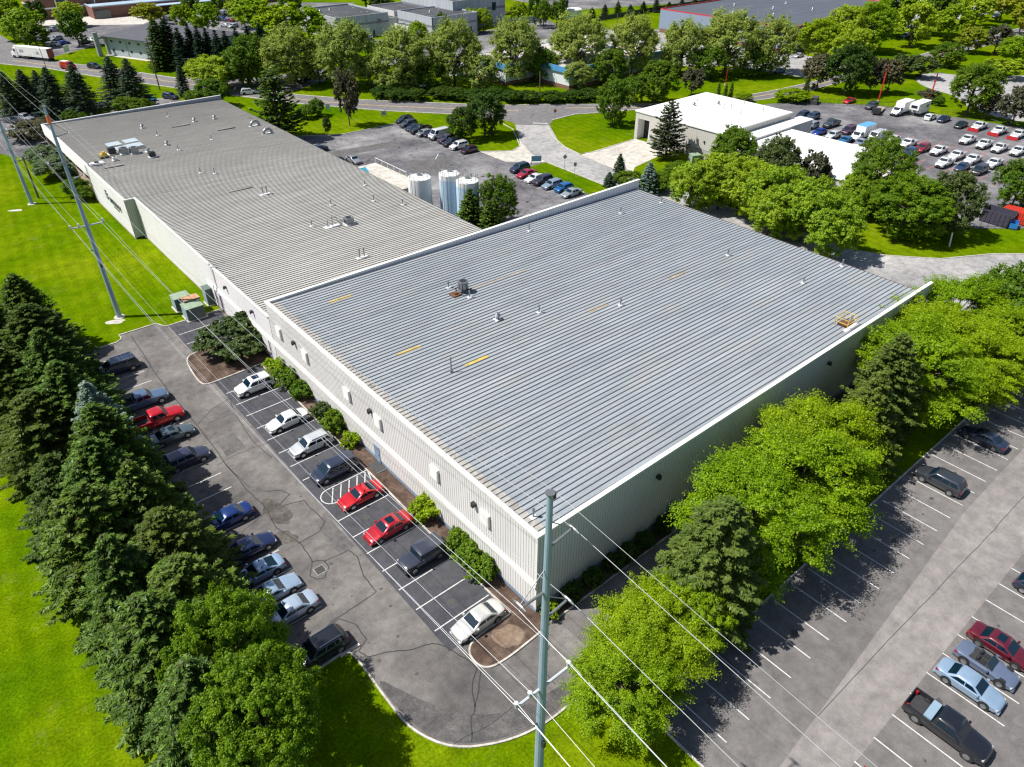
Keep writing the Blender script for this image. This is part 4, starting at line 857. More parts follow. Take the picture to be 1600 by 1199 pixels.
SR = M('sign_red', (.6, .03, .03), .5, var=.03); SB = M('sign_blue', (.18, .33, .55), .5, var=.05); SGR = M('sign_grey', (.28, .29, .29), .6, var=.1)
r, p = sign(867, 189, .85, 0, 2.5, SR, 'red octagonal stop sign at the mouth of the entrance drive', shape='oct', name='stop_sign', rz=-.35); letters('STOP', .28, p, (0, -.035, 2.5), WHT)
sign(838, 258, 2.2, 1.2, 2.0, SB, 'low blue information board at the head of the parked row', rz=-.6, name='information_board')
sign(882, 267, .75, 0, 3.0, SGR, 'grey diamond sign seen from behind beside the entrance drive', shape='dia', rz=-.5)
sign(898, 273, .6, .8, 2.6, SGR, 'small dark sign seen from behind beside the entrance drive', rz=-.5)
sign(513, 174, 1.1, 1.3, 1.9, M('sign_pale', (.6, .62, .62), .6, var=.05), 'pale upright notice board by the road near two shrubs', rz=-.6, name='notice_board')
r, p = sign(600, 182, 1.5, 1.3, 1.5, M('sign_stone', (.55, .54, .5), .8, var=.1), 'small stone monument sign with a dark disc on the roadside lawn', rz=-.6, name='monument_sign')
m = MB(); m.tube([(0, -.1, .85), (0, -.065, .85)], .45, 20); m.build('disc', SGR, p)
sign(106, 84, 3.6, 2.2, 2.8, WHT, 'white roadside board between the lorry and the green hall', rz=.9, name='roadside_board')
x, y = at(1084, 255); r = empty('utility_cabinet', (x, y, 0), -.4, 'pale green utility cabinet by the garage wall under the pine', 'utility cabinet'); MB().box(-1.1, 1.1, -1, 1, .1, 1.9).build('body', M('pale_green_cab', (.26, .33, .26), .6, var=.1), r); MB().box(-1.2, 1.2, -1.1, 1.1, 0, .1).build('pad', CONC, r); MB().box(-1.15, 1.15, -1.05, 1.05, 1.9, 1.97).build('lid', TT, r)
# small posts on the verges
x, y = at(1345 , 385); tag(MB().tube([(x, y, 0), (x + .5, y + .9, 2.3)], .10, 8).build('leaning_pipe', WHT), 'white leaning pipe stump on the rear lawn', 'pipe') if False else None
x, y = at(1483, 386); tag(MB().tube([(x, y, 0), (x + .3, y + .4, 2.4)], .13, 8).build('leaning_pipe', WHT), 'white leaning pipe on the grass under the olive tree', 'pipe')
# ------------------------------------------------------------------ vehicles
TYRE = M('tyre_rubber', (.018, .018, .019), .85, var=.1); RIM = M('wheel_rim', (.42, .43, .45), .3, .8, var=.05); RIMD = M('wheel_rim_dark', (.06, .06, .065), .4, .6, var=.05)
CGL = M('car_glass', (.004, .016, .028), .03, 0, var=0, spec=.7); HL = M('headlight_lens', (.62, .66, .7), .1, .3, var=.05); TL = M('taillight_lens', (.30, .01, .012), .15, 0, var=.05)
BLK = M('black_plastic', (.02, .02, .022), .6, var=.1); CHR = M('chrome', (.6, .61, .63), .15, 1, var=0); INT = M('interior_dark', (.03, .03, .032), .8, var=.2)
TYPES = {  # L, W, H, clearance, hood front z, belt z, windscreen base/top x, rear top/base x, deck z, tail
 'sedan':  dict(L=4.85, W=1.84, H=1.45, gc=.20, hf=.66, belt=.93, a=1.05, b=.28, c=-.95, d=-1.62, deck=.98, wb=1.40),
 'coupe':  dict(L=4.65, W=1.84, H=1.36, gc=.18, hf=.64, belt=.90, a=.85, b=.10, c=-.70, d=-1.72, deck=.95, wb=1.35),
 'hatch':  dict(L=4.25, W=1.80, H=1.50, gc=.20, hf=.72, belt=.96, a=1.20, b=.45, c=-1.45, d=-1.98, deck=.98, wb=1.28),
 'wagon':  dict(L=4.80, W=1.84, H=1.56, gc=.22, hf=.72, belt=.97, a=1.10, b=.40, c=-1.85, d=-2.25, deck=1.0, wb=1.42),
 'suv':    dict(L=4.75, W=1.92, H=1.74, gc=.26, hf=.84, belt=1.08, a=1.12, b=.45, c=-1.85, d=-2.22, deck=1.1, wb=1.40),
 'minivan':dict(L=5.10, W=1.98, H=1.78, gc=.22, hf=.80, belt=1.02, a=1.62, b=.75, c=-2.15, d=-2.42, deck=1.05, wb=1.52),
 'jeep':   dict(L=4.55, W=1.86, H=1.86, gc=.34, hf=1.02, belt=1.16, a=.72, b=.50, c=-2.08, d=-2.15, deck=1.15, wb=1.40),
 'pickup': dict(L=5.85, W=2.02, H=1.90, gc=.32, hf=.98, belt=1.20, a=1.22, b=.62, c=-.72, d=-.90, deck=1.2, wb=1.85, bed=True),
 'van':    dict(L=5.60, W=2.05, H=2.35, gc=.28, hf=.95, belt=1.30, a=2.05, b=1.35, c=-2.62, d=-2.72, deck=1.3, wb=1.75, panel=True),
 'truck':  dict(L=4.0, W=2.05, H=2.25, gc=.40, hf=1.0, belt=1.35, a=1.0, b=.45, c=-.60, d=-.66, deck=1.3, wb=1.3, cab=True),
}
CARM = {}
def car_meshes(ty):
    if ty in CARM: return CARM[ty]
    P = TYPES[ty]; L, W_, H, gc = P['L'], P['W'], P['H'], P['gc']; out = {}; hl = L / 2; w = W_ / 2
    bed = P.get('bed'); conv = ty == 'convertible'
    # lower body loft: stations (x, halfwidth, top z)
    hr = P['belt'] - .02
    st = [(hl, w * .52, P['hf'] - .20), (hl - .05, w * .70, P['hf'] - .08), (hl - .16, w * .84, P['hf'] - .01), (hl - .38, w * .94, P['hf'] + .05), (hl - .7, w * .985, P['hf'] + .09), (P['a'] + .35, w, hr - .03), (P['a'], w, P['belt']), (0, w, P['belt']), (P['d'] * .8, w, P['belt'] + .01)]
    if bed: st += [(-.92, w, .0 + P['belt']), (-.93, w, .72), (-hl + .05, w * .99, .72), (-hl + .02, w * .97, .70)]
    else: st += [(P['d'], w * .99, P['deck']), (-hl + .5, w * .97, P['deck'] + .01), (-hl + .25, w * .92, P['deck'] - .01), (-hl + .08, w * .80, P['deck'] - .07), (-hl, w * .62, P['deck'] - .2)]
    m = MB(); vs = []
    for i, (x, hw, zt) in enumerate(st):
        end = i in (0, len(st) - 1); zb = gc + (.18 if end else 0)
        zs = zb + (zt - zb) * .55
        half = [(0, zb), (hw * .88, zb), (hw * .98, zb + .12), (hw * 1.0, zs), (hw * .97, zt - .05), (hw * .88, zt), (hw * .45, zt + .025), (0, zt + .03)]
        ring = half + [(-a, b) for a, b in half[-2:0:-1]]
        vs += [(x, a, b) for a, b in ring]
    n = 14; fs = []
    for i in range(len(st) - 1):
        for k in range(n): fs.append((i * n + k, (i + 1) * n + k, (i + 1) * n + (k + 1) % n, i * n + (k + 1) % n))
    fs += [tuple(range(n)), tuple(range(len(st) * n - 1, (len(st) - 1) * n - 1, -1))]
    m.add(vs, fs)
    if bed:
        z1 = 1.22
        for s in (-1, 1): m.box(-hl + .02, -.91, s * w - (.10 if s > 0 else 0), s * w + (.10 if s < 0 else 0), .6, z1)
        m.box(-hl + .0, -hl + .1, -w + .1, w - .1, .5, z1)
    # cabin shell
    if not conv:
        ti = .80; bz = P['belt'] + .0; tw = w * (.80 if ty not in ('jeep', 'van', 'truck') else .90); bw = w * .93
        rings = [((P['a'], P['d']), bw, bz), ((P['b'] + .06, P['c'] - .05), tw + .03, H - .10), ((P['b'] - .10, P['c'] + .08), tw * .93, H - .02), ((P['b'] - .45, P['c'] + .35), tw * .55, H)]
        vs = []
        for (xf, xr), hw, z in rings: vs += [(xf, hw * .93, z), (xf, -hw * .93, z), (xf - .12, -hw, z), (xr + .12, -hw, z), (xr, -hw * .93, z), (xr, hw * .93, z), (xr + .12, hw, z), (xf - .12, hw, z)]
        fs = []
        for i in range(3):
            for k in range(8): fs.append((i * 8 + k, i * 8 + (k + 1) % 8, (i + 1) * 8 + (k + 1) % 8, (i + 1) * 8 + k))
        fs.append(tuple(range(24, 32))); m.add(vs, fs)
        # glass lofted slightly proud of the shell
        def edge(t, off=.012):
            (a0, a1), w0, z0 = rings[0]; (b0, b1), w1, z1_ = rings[1]
            return a0 + (b0 - a0) * t + off, a1 + (b1 - a1) * t - off, w0 + (w1 - w0) * t + off, z0 + (z1_ - z0) * t
        f0, r0, w0, z0 = edge(.10); f1, r1, w1, z1_ = edge(.95)
        g = MB(); g.add([(f0, w0 * .86, z0), (f0, -w0 * .86, z0), (f1, -w1 * .84, z1_), (f1, w1 * .84, z1_)], [(0, 1, 2, 3)]); out['windshield'] = g
        g = MB(); k_ = .80
        g.add([(r0, w0 * k_, z0 + .03), (r0, -w0 * k_, z0 + .03), (r1, -w1 * k_, z1_), (r1, w1 * k_, z1_)], [(3, 2, 1, 0)]);
        if not P.get('panel') and not P.get('cab'): out['rear_window'] = g
        gs_ = []
        xs0, xe0 = f0 - .22, r0 + .24; xs1, xe1 = f1 - .14, r1 + .20
        if P.get('panel') or P.get('cab'): xe0 = max(xe0, xs0 - .95) if P.get('cab') else xs0 - .95; xe1 = max(xe1, xs1 - .75) if P.get('cab') else xs1 - .65; cuts = [(0, 1)]
        elif bed or ty in ('coupe',): cuts = [(0, .52), (.56, 1)]
        else: cuts = [(0, .36), (.39, .68), (.71, 1)] if ty in ('suv', 'wagon', 'minivan', 'jeep') else [(0, .46), (.50, 1)]
        for s in (1, -1):
            g = MB(); gs_.append(g)
            for c0, c1 in cuts:
                v = [(xs0 + (xe0 - xs0) * c0, s * w0, z0 + .02), (xs0 + (xe0 - xs0) * c1, s * w0, z0 + .02), (xs1 + (xe1 - xs1) * c1, s * w1, z1_ - .02), (xs1 + (xe1 - xs1) * c0, s * w1, z1_ - .02)]
                g.add(v, [(0, 1, 2, 3)] if s < 0 else [(3, 2, 1, 0)])
        out['side_window'] = gs_
    out['body'] = m
    # wheels
    R = .34 if ty in ('sedan', 'coupe', 'hatch', 'wagon') else .40 if ty in ('pickup', 'jeep', 'truck') else .37
    wh = MB(); wh.m(0).tube([(0, -.11, R), (0, .11, R)], R, 20); rm_ = MB(); rm_.tube([(0, -.125, R), (0, .125, R)], R * .62, 14)
    out['wheel'] = wh; out['rim'] = rm_
    arch = []
    for sx in (P['wb'], -P['wb']):
        for s in (1, -1): arch.append(MB().tube([(sx, s * (w - .3), R + .02), (sx, s * (w + .004), R + .02)], R + .075, 20))
    out['wheel_arch'] = arch
    hd = []
    for s in (1, -1): hd.append(MB()); hd[-1].box(hl - .48, hl - .13, s * w * .70 - .16, s * w * .70 + .13, P['hf'] - .17, P['hf'] - .015)
    out['headlight'] = hd
    tl = []; tz = P['deck'] - .12 if not bed else 1.1
    for s in (1, -1): tl.append(MB()); tl[-1].box(-hl + (.06 if not bed else -.015), -hl + .30, s * w * .78 - .13, s * w * .78 + .12, tz - (.25 if ty in ('suv', 'minivan', 'jeep', 'pickup', 'van') else .14), tz)
    if ty == 'truck': tl = None
    if tl: out['taillight'] = tl
    gr = MB(); gr.box(hl - .12, hl + .012, -w * .45, w * .45, gc + .15, P['hf'] - .16); out['grille'] = gr
    bp = [MB().box(hl - .15, hl + .04, -w * .82, w * .82, gc + .04, gc + .18), MB()]; bp[1].box(-hl - .04, -hl + .15, -w * .8, w * .8, gc + .04, gc + .2); out['bumper'] = bp
    mr = []
    for s in (1, -1): mr.append(MB()); mr[-1].box(P['a'] - .38, P['a'] - .2, s * (w + .10) - .10, s * (w + .10) + .10, P['belt'] + .02, P['belt'] + .17)
    out['mirror'] = mr
    if bed: out['cargo_bed'] = MB().box(-hl + .11, -.92, -w + .11, w - .11, .752, .78)
    CARM[ty] = (out, R); return CARM[ty]
MESHC = {}
def part_mesh(ty, nm, mat, i=None):
    k = (ty, nm, i)
    if k not in MESHC:
        src = car_meshes(ty)[0][nm]
        o = (src if i is None else src[i]).build(nm, mat, None, 38 if nm in ('body', 'wheel', 'rim') else None); MESHC[k] = o.data; bpy.data.objects.remove(o)
    return MESHC[k]
def putp(ty, nm, mt, par, mat=None):
    src = car_meshes(ty)[0][nm]
    for i in (range(len(src)) if isinstance(src, list) else (None,)): put(nm, part_mesh(ty, nm, mt, i), par, mat=mat)
def put(nm, me, par, loc=(0, 0, 0), mat=None):
    o = bpy.data.objects.new(nm, me); COL.objects.link(o); o.parent = par; o.location = loc
    if mat: o.material_slots[0].link = 'OBJECT'; o.material_slots[0].material = mat
    return o
CN = dict(sedan='sedan', coupe='coupe', hatch='hatchback', wagon='station_wagon', suv='suv', minivan='minivan', jeep='off_roader', pickup='pickup_truck', van='delivery_van', truck='box_truck')
CC = dict(sedan='car', coupe='car', hatch='car', wagon='car', suv='suv', minivan='minivan', jeep='off-roader', pickup='pickup truck', van='van', truck='box truck')
def car(x, y, ty, col, deg, label, lod=0, group=None, sun=None, extra=None, name=None):
    meshes, R = car_meshes(ty); P = TYPES[ty]; w = P['W'] / 2
    r = empty(name or CN[ty], (x, y, .02), math.radians(deg), label, CC[ty], group); pm = paint(col)
    put('body', part_mesh(ty, 'body', BLK), r, mat=pm)
    for nm in ('windshield', 'rear_window', 'side_window'):
        if nm in meshes: putp(ty, nm, CGL, r)
    putp(ty, 'wheel_arch', BLK, r)
    for sx in (P['wb'], -P['wb']):
        for s in (1, -1):
            wl = put('wheel', part_mesh(ty, 'wheel', TYRE), r, (sx, s * (w - .09), 0))
            if lod == 0: put('rim', part_mesh(ty, 'rim', RIM), wl)
    if 'taillight' in meshes: putp(ty, 'taillight', TL, r)
    putp(ty, 'headlight', HL, r)
    if lod < 2:
        put('grille', part_mesh(ty, 'grille', BLK), r); putp(ty, 'bumper', BLK, r, mat=pm if ty not in ('pickup', 'jeep', 'truck', 'van') else BLK)
        putp(ty, 'mirror', BLK, r, mat=pm)
    if 'cargo_bed' in meshes: put('cargo_bed', part_mesh(ty, 'cargo_bed', INT), r)
    if sun: MB().box(P['c'] + sun[0], P['c'] + sun[1], -.42, .42, P['H'] - .015, P['H'] + .012).build('sunroof', CGL, r)
    if extra == 'rails':
        m = MB(); [m.box(P['c'] + .1, P['b'] - .3, s * w * .72 - .03, s * w * .72 + .03, P['H'] - .02, P['H'] + .05) for s in (1, -1)]; m.build('roof_rail', CHR, r)
    if extra == 'rack':
        m = MB(); [m.box(P['c'] + .1, P['b'] - .3, s * w * .72 - .03, s * w * .72 + .03, P['H'] - .02, P['H'] + .08) for s in (1, -1)]
        [m.box(P['c'] + .25 + k * .5, P['c'] + .31 + k * .5, -w * .72, w * .72, P['H'] + .03, P['H'] + .07) for k in range(4)]; m.build('roof_rack', CHR, r)
    if extra == 'toolbox': MB().box(-1.55, -.98, -w + .12, w - .12, 1.1, 1.34).build('toolbox', M('toolbox_steel', (.36, .50, .62), .35, .4, var=.05), r)
    if extra == 'spare': MB().tube([(-2.3, 0, 1.05), (-2.52, 0, 1.05)], .36, 16).build('spare_wheel', TYRE, r, 40)
    if extra == 'plough':
        m = MB(); m.box(3.35, 3.45, -1.25, 1.25, .08, .85); m.box(2.8, 3.35, -.5, -.4, .3, .45); m.box(2.8, 3.35, .4, .5, .3, .45)
        for k in range(5): m.box(3.25, 3.349, -1.2 + k * .58, -1.12 + k * .58, .1, .8)
        m.build('snow_plough', M('plough_red', (.45, .02, .025), .5, var=.1), r)
    if extra == 'topper':
        MB().box(-P['L'] / 2 + .05, -.92, -w + .03, w - .03, 1.221, 1.80).build('bed_cover', pm, r)
    if extra == 'box':
        m = MB(); m.m(0).box(-5.9, -.72, -1.2, 1.2, .85, 3.25); m.m(1).box(-5.9, -.72, -1.2, 1.2, 3.251, 3.27); m.build('cargo_box', [WHT, M('box_roof_blue', (.10, .32, .55), .5, var=.1) if col[0] < .7 else WHT], r)
        for s in (1, -1): put('wheel', part_mesh(ty, 'wheel', TYRE), r, (-4.4, s * (w - .09), 0))
        MB().box(-5.8, -1.2, -.5, .5, .5, .849).build('chassis', BLK, r)
    return r
WHITE = (.80, .80, .79); SILV = (.48, .52, .56); LBLUE = (.30, .42, .56); BLACK = (.012, .013, .018); NAVY = (.018, .026, .055); DGREY = (.05, .055, .065); REDC = (.55, .008, .014)
MAR = (.10, .008, .018); BLUE = (.02, .07, .30); GUN = (.10, .13, .14); SLATE = (.11, .17, .27)
GW = 'cars in the row against the evergreens'; GE = 'cars in the row along the cream wall'
def C(px, py, ty, col, deg, label, z=.8, **k):
    x, y = at(px, py, z); return car(x, y, ty, col, deg, label, **k)
def snap(px, py, ty, col, deg, label, X=None, Y=None, z=.8, **k):
    x, y = at(px, py, z); return car(X if X is not None else x, Y if Y is not None else y, ty, col, deg, label, **k)
snap(180, 574, 'minivan', NAVY, 180, 'dark navy minivan with a silver roof rack, first in the row under the evergreens', X=10.6, group=GW, extra='rack')
snap(221, 626, 'pickup', SLATE, 0, 'slate-blue pickup facing the lane, between the dark minivan and the red pickup', X=10.7, group=GW)
snap(237, 657, 'pickup', REDC, 0, 'bright red pickup truck facing the lane beside a green-grey saloon', X=10.9, group=GW)
snap(256, 682, 'sedan', GUN, 0, 'green-grey saloon with a sunroof, right after the red pickup', X=11.2, group=GW, sun=(.75, 1.35))
snap(278, 721, 'suv', (.03, .032, .06), 0, 'dark violet-black estate facing the lane, after the green-grey saloon', X=11.0, group=GW)
snap(343, 813, 'sedan', (.012, .035, .16), 180, 'royal blue saloon with its tail to the lane, alone between empty bays', X=10.9, group=GW)
snap(375, 861, 'sedan', (.012, .02, .07), 0, 'midnight blue saloon nosing out from under the green tree', X=11.0, group=GW)
snap(405, 890, 'coupe', LBLUE, 180, 'pale blue coupe with its tail out, first of three pale cars in the shade', X=10.4, group=GW)
snap(429, 920, 'coupe', (.34, .45, .58), 0, 'pale blue sports coupe nosing out, middle of three pale cars', X=10.6, group=GW)
snap(447, 955, 'sedan', (.40, .48, .58), 180, 'silvery blue saloon with its tail out, last of three pale cars', X=10.7, group=GW)
snap(491, 1018, 'suv', BLACK, 180, 'black suv with silver roof rails at the corner of the lawn', X=10.8, group=GW, extra='rails')
snap(399, 600, 'suv', WHITE, 180, 'white suv with a dark sunroof, nearest the mulched island with the big bush', X=22.3, group=GE, sun=(1.1, 1.95))
snap(450, 654, 'sedan', WHITE, 180, 'white saloon in front of two shrubs on the cream wall', X=22.3, group=GE)
snap(488, 691, 'wagon', (.55, .57, .58), 180, 'silver-white station wagon between the white saloon and the navy suv', X=22.4, group=GE, extra='rails')
snap(527, 729, 'minivan', (.022, .03, .055), 180, 'navy minivan beside the hatched no-parking zone', X=22.4, group=GE)
snap(563, 771, 'coupe', REDC, 180, 'bright red coupe parked against the hatched zone', X=22.5, group=GE)
snap(604, 823, 'sedan', (.45, .01, .018), 180, 'red saloon with a dark sunroof, second of the two red cars', X=22.3, group=GE, sun=(.35, 1.1))
snap(668, 862, 'jeep', (.035, .04, .06), 180, 'boxy dark off-roader between the red saloon and the clipped shrubs', X=22.7, group=GE, extra='spare')
snap(757, 960, 'sedan', (.58, .58, .55), 180, 'silver-beige saloon beside the mulched island at the warehouse corner', X=22.4, group=GE)
GR1 = 'cars in the large east lot'
snap(1553, 689, 'sedan', NAVY, 90, 'dark blue saloon in the shade at the right edge of the east lot', Y=13.9, group=GR1)
snap(1467, 747, 'suv', (.03, .035, .045), 90, 'black suv parked alone under the olive-green spruce', Y=13.9, group=GR1)
snap(1603, 908, 'hatch', NAVY, -90, 'dark blue car cut off by the right edge of the photo', Y=1.6, group=GR1)
snap(1567, 1008, 'sedan', MAR, -90, 'long maroon saloon in the east lot beside the open-top car', Y=1.7, group=GR1, sun=(.4, 1.0))
snap(1526, 1073, 'sedan', LBLUE, -90, 'pale blue saloon between the open-top car and the black pickup', Y=1.9, group=GR1)
snap(1484, 1137, 'pickup', BLACK, -90, 'black pickup truck with a pale blue toolbox in its bed', Y=1.5, group=GR1, extra='toolbox')
snap(1342, 1210, 'sedan', BLACK, -90, 'black car just peeping in at the bottom edge', Y=1.6, group=GR1)
# open-top car
TYPES['convertible'] = dict(L=4.55, W=1.86, H=1.30, gc=.18, hf=.62, belt=.88, a=.55, b=.15, c=-.9, d=-1.3, deck=.92, wb=1.33)
CN['convertible'] = 'convertible'; CC['convertible'] = 'car'
def convertible(px, py, col, deg, lab, Y=None, group=None, z=.7):
    x, y = at(px, py, z)
    r = car(x, Y if Y is not None else y, 'convertible', col, deg, lab, group=group)
    m = MB(); m.add([(.55, .72, .90), (.55, -.72, .90), (.05, -.62, 1.30), (.05, .62, 1.30), (.53, .72, .89), (.53, -.72, .89), (.03, -.62, 1.29), (.03, .62, 1.29)], [(0, 1, 2, 3), (7, 6, 5, 4), (0, 3, 7, 4), (1, 5, 6, 2), (2, 6, 7, 3)]); m.build('windshield', CGL, r)
    m = MB(); m.box(-1.25, .42, -.68, .68, .91, .935); m.build('cabin_floor', INT, r)
    for s in (-.36, .36): MB().box(-.6, -.1, s - .24, s + .24, .935, 1.0).box(-.78, -.6, s - .24, s + .24, .935, 1.22).build('seat', BLK, r)
    return r
convertible(1549, 1041, (.15, .19, .28), -90, 'open-top grey-blue sports car with dark seats in the east lot', Y=1.8, group=GR1)
# centre lot
GC = 'cars in the far row of the centre lot'
for i, (px, py, ty, col, lab) in enumerate([
 (632, 187, 'suv', BLACK, 'black suv at the far end of the centre row, by the lawn'), (638, 193, 'suv', DGREY, 'dark grey suv, second from the lawn end of the centre row'),
 (647, 198, 'sedan', NAVY, 'navy saloon, third from the lawn end of the centre row'), (657, 202, 'pickup', BLACK, 'black pickup between two saloons in the centre row'),
 (663, 207, 'hatch', (.3, .31, .3), 'small grey hatchback just left of the white van'), (674, 207, 'sedan', NAVY, 'dark saloon squeezed between the grey hatchback and the white van'),
 (686, 211, 'van', WHITE, 'white van in the middle of the centre row'), (698, 217, 'suv', (.05, .03, .05), 'dark plum suv just right of the white van'),
 (706, 222, 'suv', BLACK, 'black suv left of the white suv in the centre row'), (717, 227, 'suv', WHITE, 'white suv, last but one in the centre row'), (733, 233, 'hatch', (.04, .015, .02), 'black-red hatchback at the near end of the centre row')]):
    C(px, py, ty, col, 180, lab, lod=1, group=GC)
GD = 'cars in the short row behind the big roof'
for px, py, ty, col, lab in [(812, 262, 'suv', NAVY, 'navy suv at the head of the short row by the blue board'), (823, 270, 'sedan', (.40, .02, .05), 'crimson saloon beside the navy suv in the short row'),
 (836, 277, 'sedan', WHITE, 'white saloon between the crimson saloon and a dark suv'), (848, 281, 'suv', (.03, .02, .035), 'dark suv in the middle of the short row'),
 (863, 287, 'wagon', (.26, .33, .40), 'silver-blue estate in the short row behind the parapet'), (881, 292, 'hatch', (.02, .14, .38), 'bright blue hatchback next to the last car of the short row'),
 (893, 300, 'sedan', (.32, .36, .38), 'silver-grey saloon closest to the parapet')]:
    C(px, py, ty, col, 180, lab, lod=1, group=GD)
C(496, 232, 'sedan', NAVY, 180, 'navy saloon in tree shade beside the far roof edge', lod=1)
C(531, 251, 'sedan', BLACK, -90, 'black car nosing toward the bright blue awning, left of the pair', lod=1)
C(552, 248, 'sedan', (.30, .31, .32), -90, 'grey-white car by the bright blue awning, right of the pair', lod=1)
# north lot
for px, py, ty, col, d, lab in [(17, 187, 'sedan', DGREY, -62, 'dark saloon at the left edge of the small north lot'), (38, 184, 'pickup', (.35, .37, .40), -62, 'silver pickup in the small north lot'),
 (59, 180, 'hatch', BLACK, -62, 'black hatchback beside the silver pickup, north lot'), (77, 177, 'suv', (.28, .34, .35), -62, 'grey-green suv behind the head of the middle power pole'),
 (95, 192, 'sedan', BLACK, 0, 'black car roof showing behind the corner of the tan roof'), (166, 163, 'sedan', (.02, .035, .09), -62, 'dark blue saloon alone between the blue pines, north lot'),
 (266, 150, 'suv', (.03, .035, .06), -62, 'dark suv under the small spruce, north lot'),
 (147, 103, 'suv', BLACK, -64, 'black suv driving behind the red van on the curved road'), (389, 143, 'suv', (.6, .62, .62), -20, 'white suv on the side road behind the tall pine')]:
    C(px, py, ty, col, d, lab, lod=1)
convertible(232, 153, (.01, .30, .55), -62, 'turquoise open-top car in the small north lot')
x, y = at(115, 186); tag(MB().box(x - 1, x + 1, y - .6, y + .6, 0, 1).build('white_crate', WHT), 'small white crate among low bushes behind the tan roof', 'crate')
r = C(106, 102, 'van', (.50, .01, .02), -64, 'red van with a white rear roof driving behind the lorry', z=1.2, lod=1)
MB().box(-2.7, -.1, -.9, .9, 2.33, 2.37).build('roof_panel', WHT, r)
# semi-trailer lorry
x0, y0 = at(58, 89, 1.5); TR = empty('articulated_lorry', (46.0, 312.2, 0), math.radians(118), 'long white articulated lorry with a rusty-red rear door on the curved road', 'lorry')
m = MB(); m.m(0).box(-9.0, 5.2, -1.25, 1.25, 1.1, 4.0); m.m(1).box(-9.06, -9.0, -1.2, 1.2, 1.15, 3.95); m.build('trailer', [WHT, M('rusty_door', (.32, .07, .05), .7, var=.3, vs=1)], TR)
for px in (-8, -6.8, 1.5, 2.7, 7.8):
    for s in (1, -1): MB().tube([(px, s * .95, .5), (px, s * 1.25, .5)], .5, 16).build('wheel', TYRE, TR, 40)
m = MB(); m.box(5.7, 7.3, -1.2, 1.2, .9, 3.5); m.prism([(7.3, -1.15), (9.0, -.95), (9.0, .95), (7.3, 1.15)], .7, 2.1); m.prism([(5.7, -1.1), (6.9, -1.0), (6.9, 1.0), (5.7, 1.1)], 3.5, 4.0); m.build('cab', WHT, TR)
MB().box(7.3, 7.33, -1.0, 1.0, 2.15, 3.1).box(6.3, 7.2, -1.22, 1.22, 2.2, 3.0).build('windshield', CGL, TR)
MB().box(-8.8, 7, -.45, .45, .75, 1.09).build('chassis', BLK, TR)
m = MB()
for (a, w_, z0, hh, mi) in ((3.2, 1.9, 2.9, .75, 0), (-4.4, 1.3, 2.7, .6, 0)):
    for k in range(4):
        m.m(k % 2).box(a - w_ / 2, a + w_ / 2, 1.251, 1.262, z0 - k * .24, z0 - k * .24 + .14)
for k in range(5): m.m(1).box(-1.2 + k * .3, -1.0 + k * .3, 1.251, 1.262, 1.5, 1.66)
m.build('side_print', [M('print_navy', (.08, .1, .3), .6, var=.1), M('print_red', (.45, .12, .15), .6, var=.1)], TR)
# sales lot
GS = 'vehicles on the sales lot'; GP = 'white pickups on the sales lot'
for px, py, ty, col, lab in [
 (1254, 180, 'suv', NAVY, 'navy suv at the back of the first cluster by the white garage roof'), (1249, 190, 'suv', (.02, .022, .06), 'dark indigo suv at the front of the first cluster by the white roof'),
 (1270, 182, 'suv', (.03, .05, .09), 'blue-black suv on the right of the first cluster by the white roof'), (1268, 196, 'suv', (.38, .42, .46), 'silver suv just below the three dark suvs'),
 (1281, 205, 'sedan', (.015, .04, .30), 'vivid blue saloon by the edge of the long white roof'), (1299, 193, 'pickup', (.03, .045, .06), 'dark blue-green pickup behind the vivid blue saloon'),
 (1302, 211, 'suv', (.7, .7, .69), 'white suv between the vivid blue saloon and the turquoise saloon'), (1327, 203, 'minivan', (.08, .03, .06), 'plum minivan just left of the blue-roofed box truck'),
 (1322, 218, 'sedan', (.03, .18, .40), 'turquoise-blue saloon in front of the plum minivan'), (1346, 222, 'sedan', (.28, .31, .38), 'silver-lilac saloon in front of the blue-roofed box truck'),
 (1396, 216, 'sedan', (.7, .7, .69), 'white saloon peeping over the top of the big round tree'),
 (1422, 238, 'suv', (.025, .05, .13), 'dark blue suv half hidden by the big round tree'), (1442, 231, 'suv', (.30, .015, .03), 'dark red suv in the middle of the sales lot'),
 (1504, 260, 'sedan', (.02, .035, .09), 'midnight blue saloon in front of the white pickups'), (1531, 265, 'minivan', (.04, .04, .04), 'charcoal minivan at the front of the white pickups'),
 (1585, 264, 'sedan', (.035, .05, .08), 'slate saloon alone at the right, over the dumpster'), (1502, 194, 'sedan', (.015, .02, .02), 'black saloon left of the first snow plough'),
 (1475, 185, 'sedan', (.01, .015, .05), 'navy saloon right of the white hatchback at the back fence'), (1454, 182, 'hatch', WHITE, 'white hatchback with red lamps beside the camper'),
 (1362, 165, 'suv', DGREY, 'dark suv at the foot of the left red lamp post'), (1328, 156, 'coupe', (.5, .01, .02), 'bright red car alone under the dark trees')]:
    C(px, py, ty, col, 180 if px != 1454 else 0, lab, lod=1, group=GS)
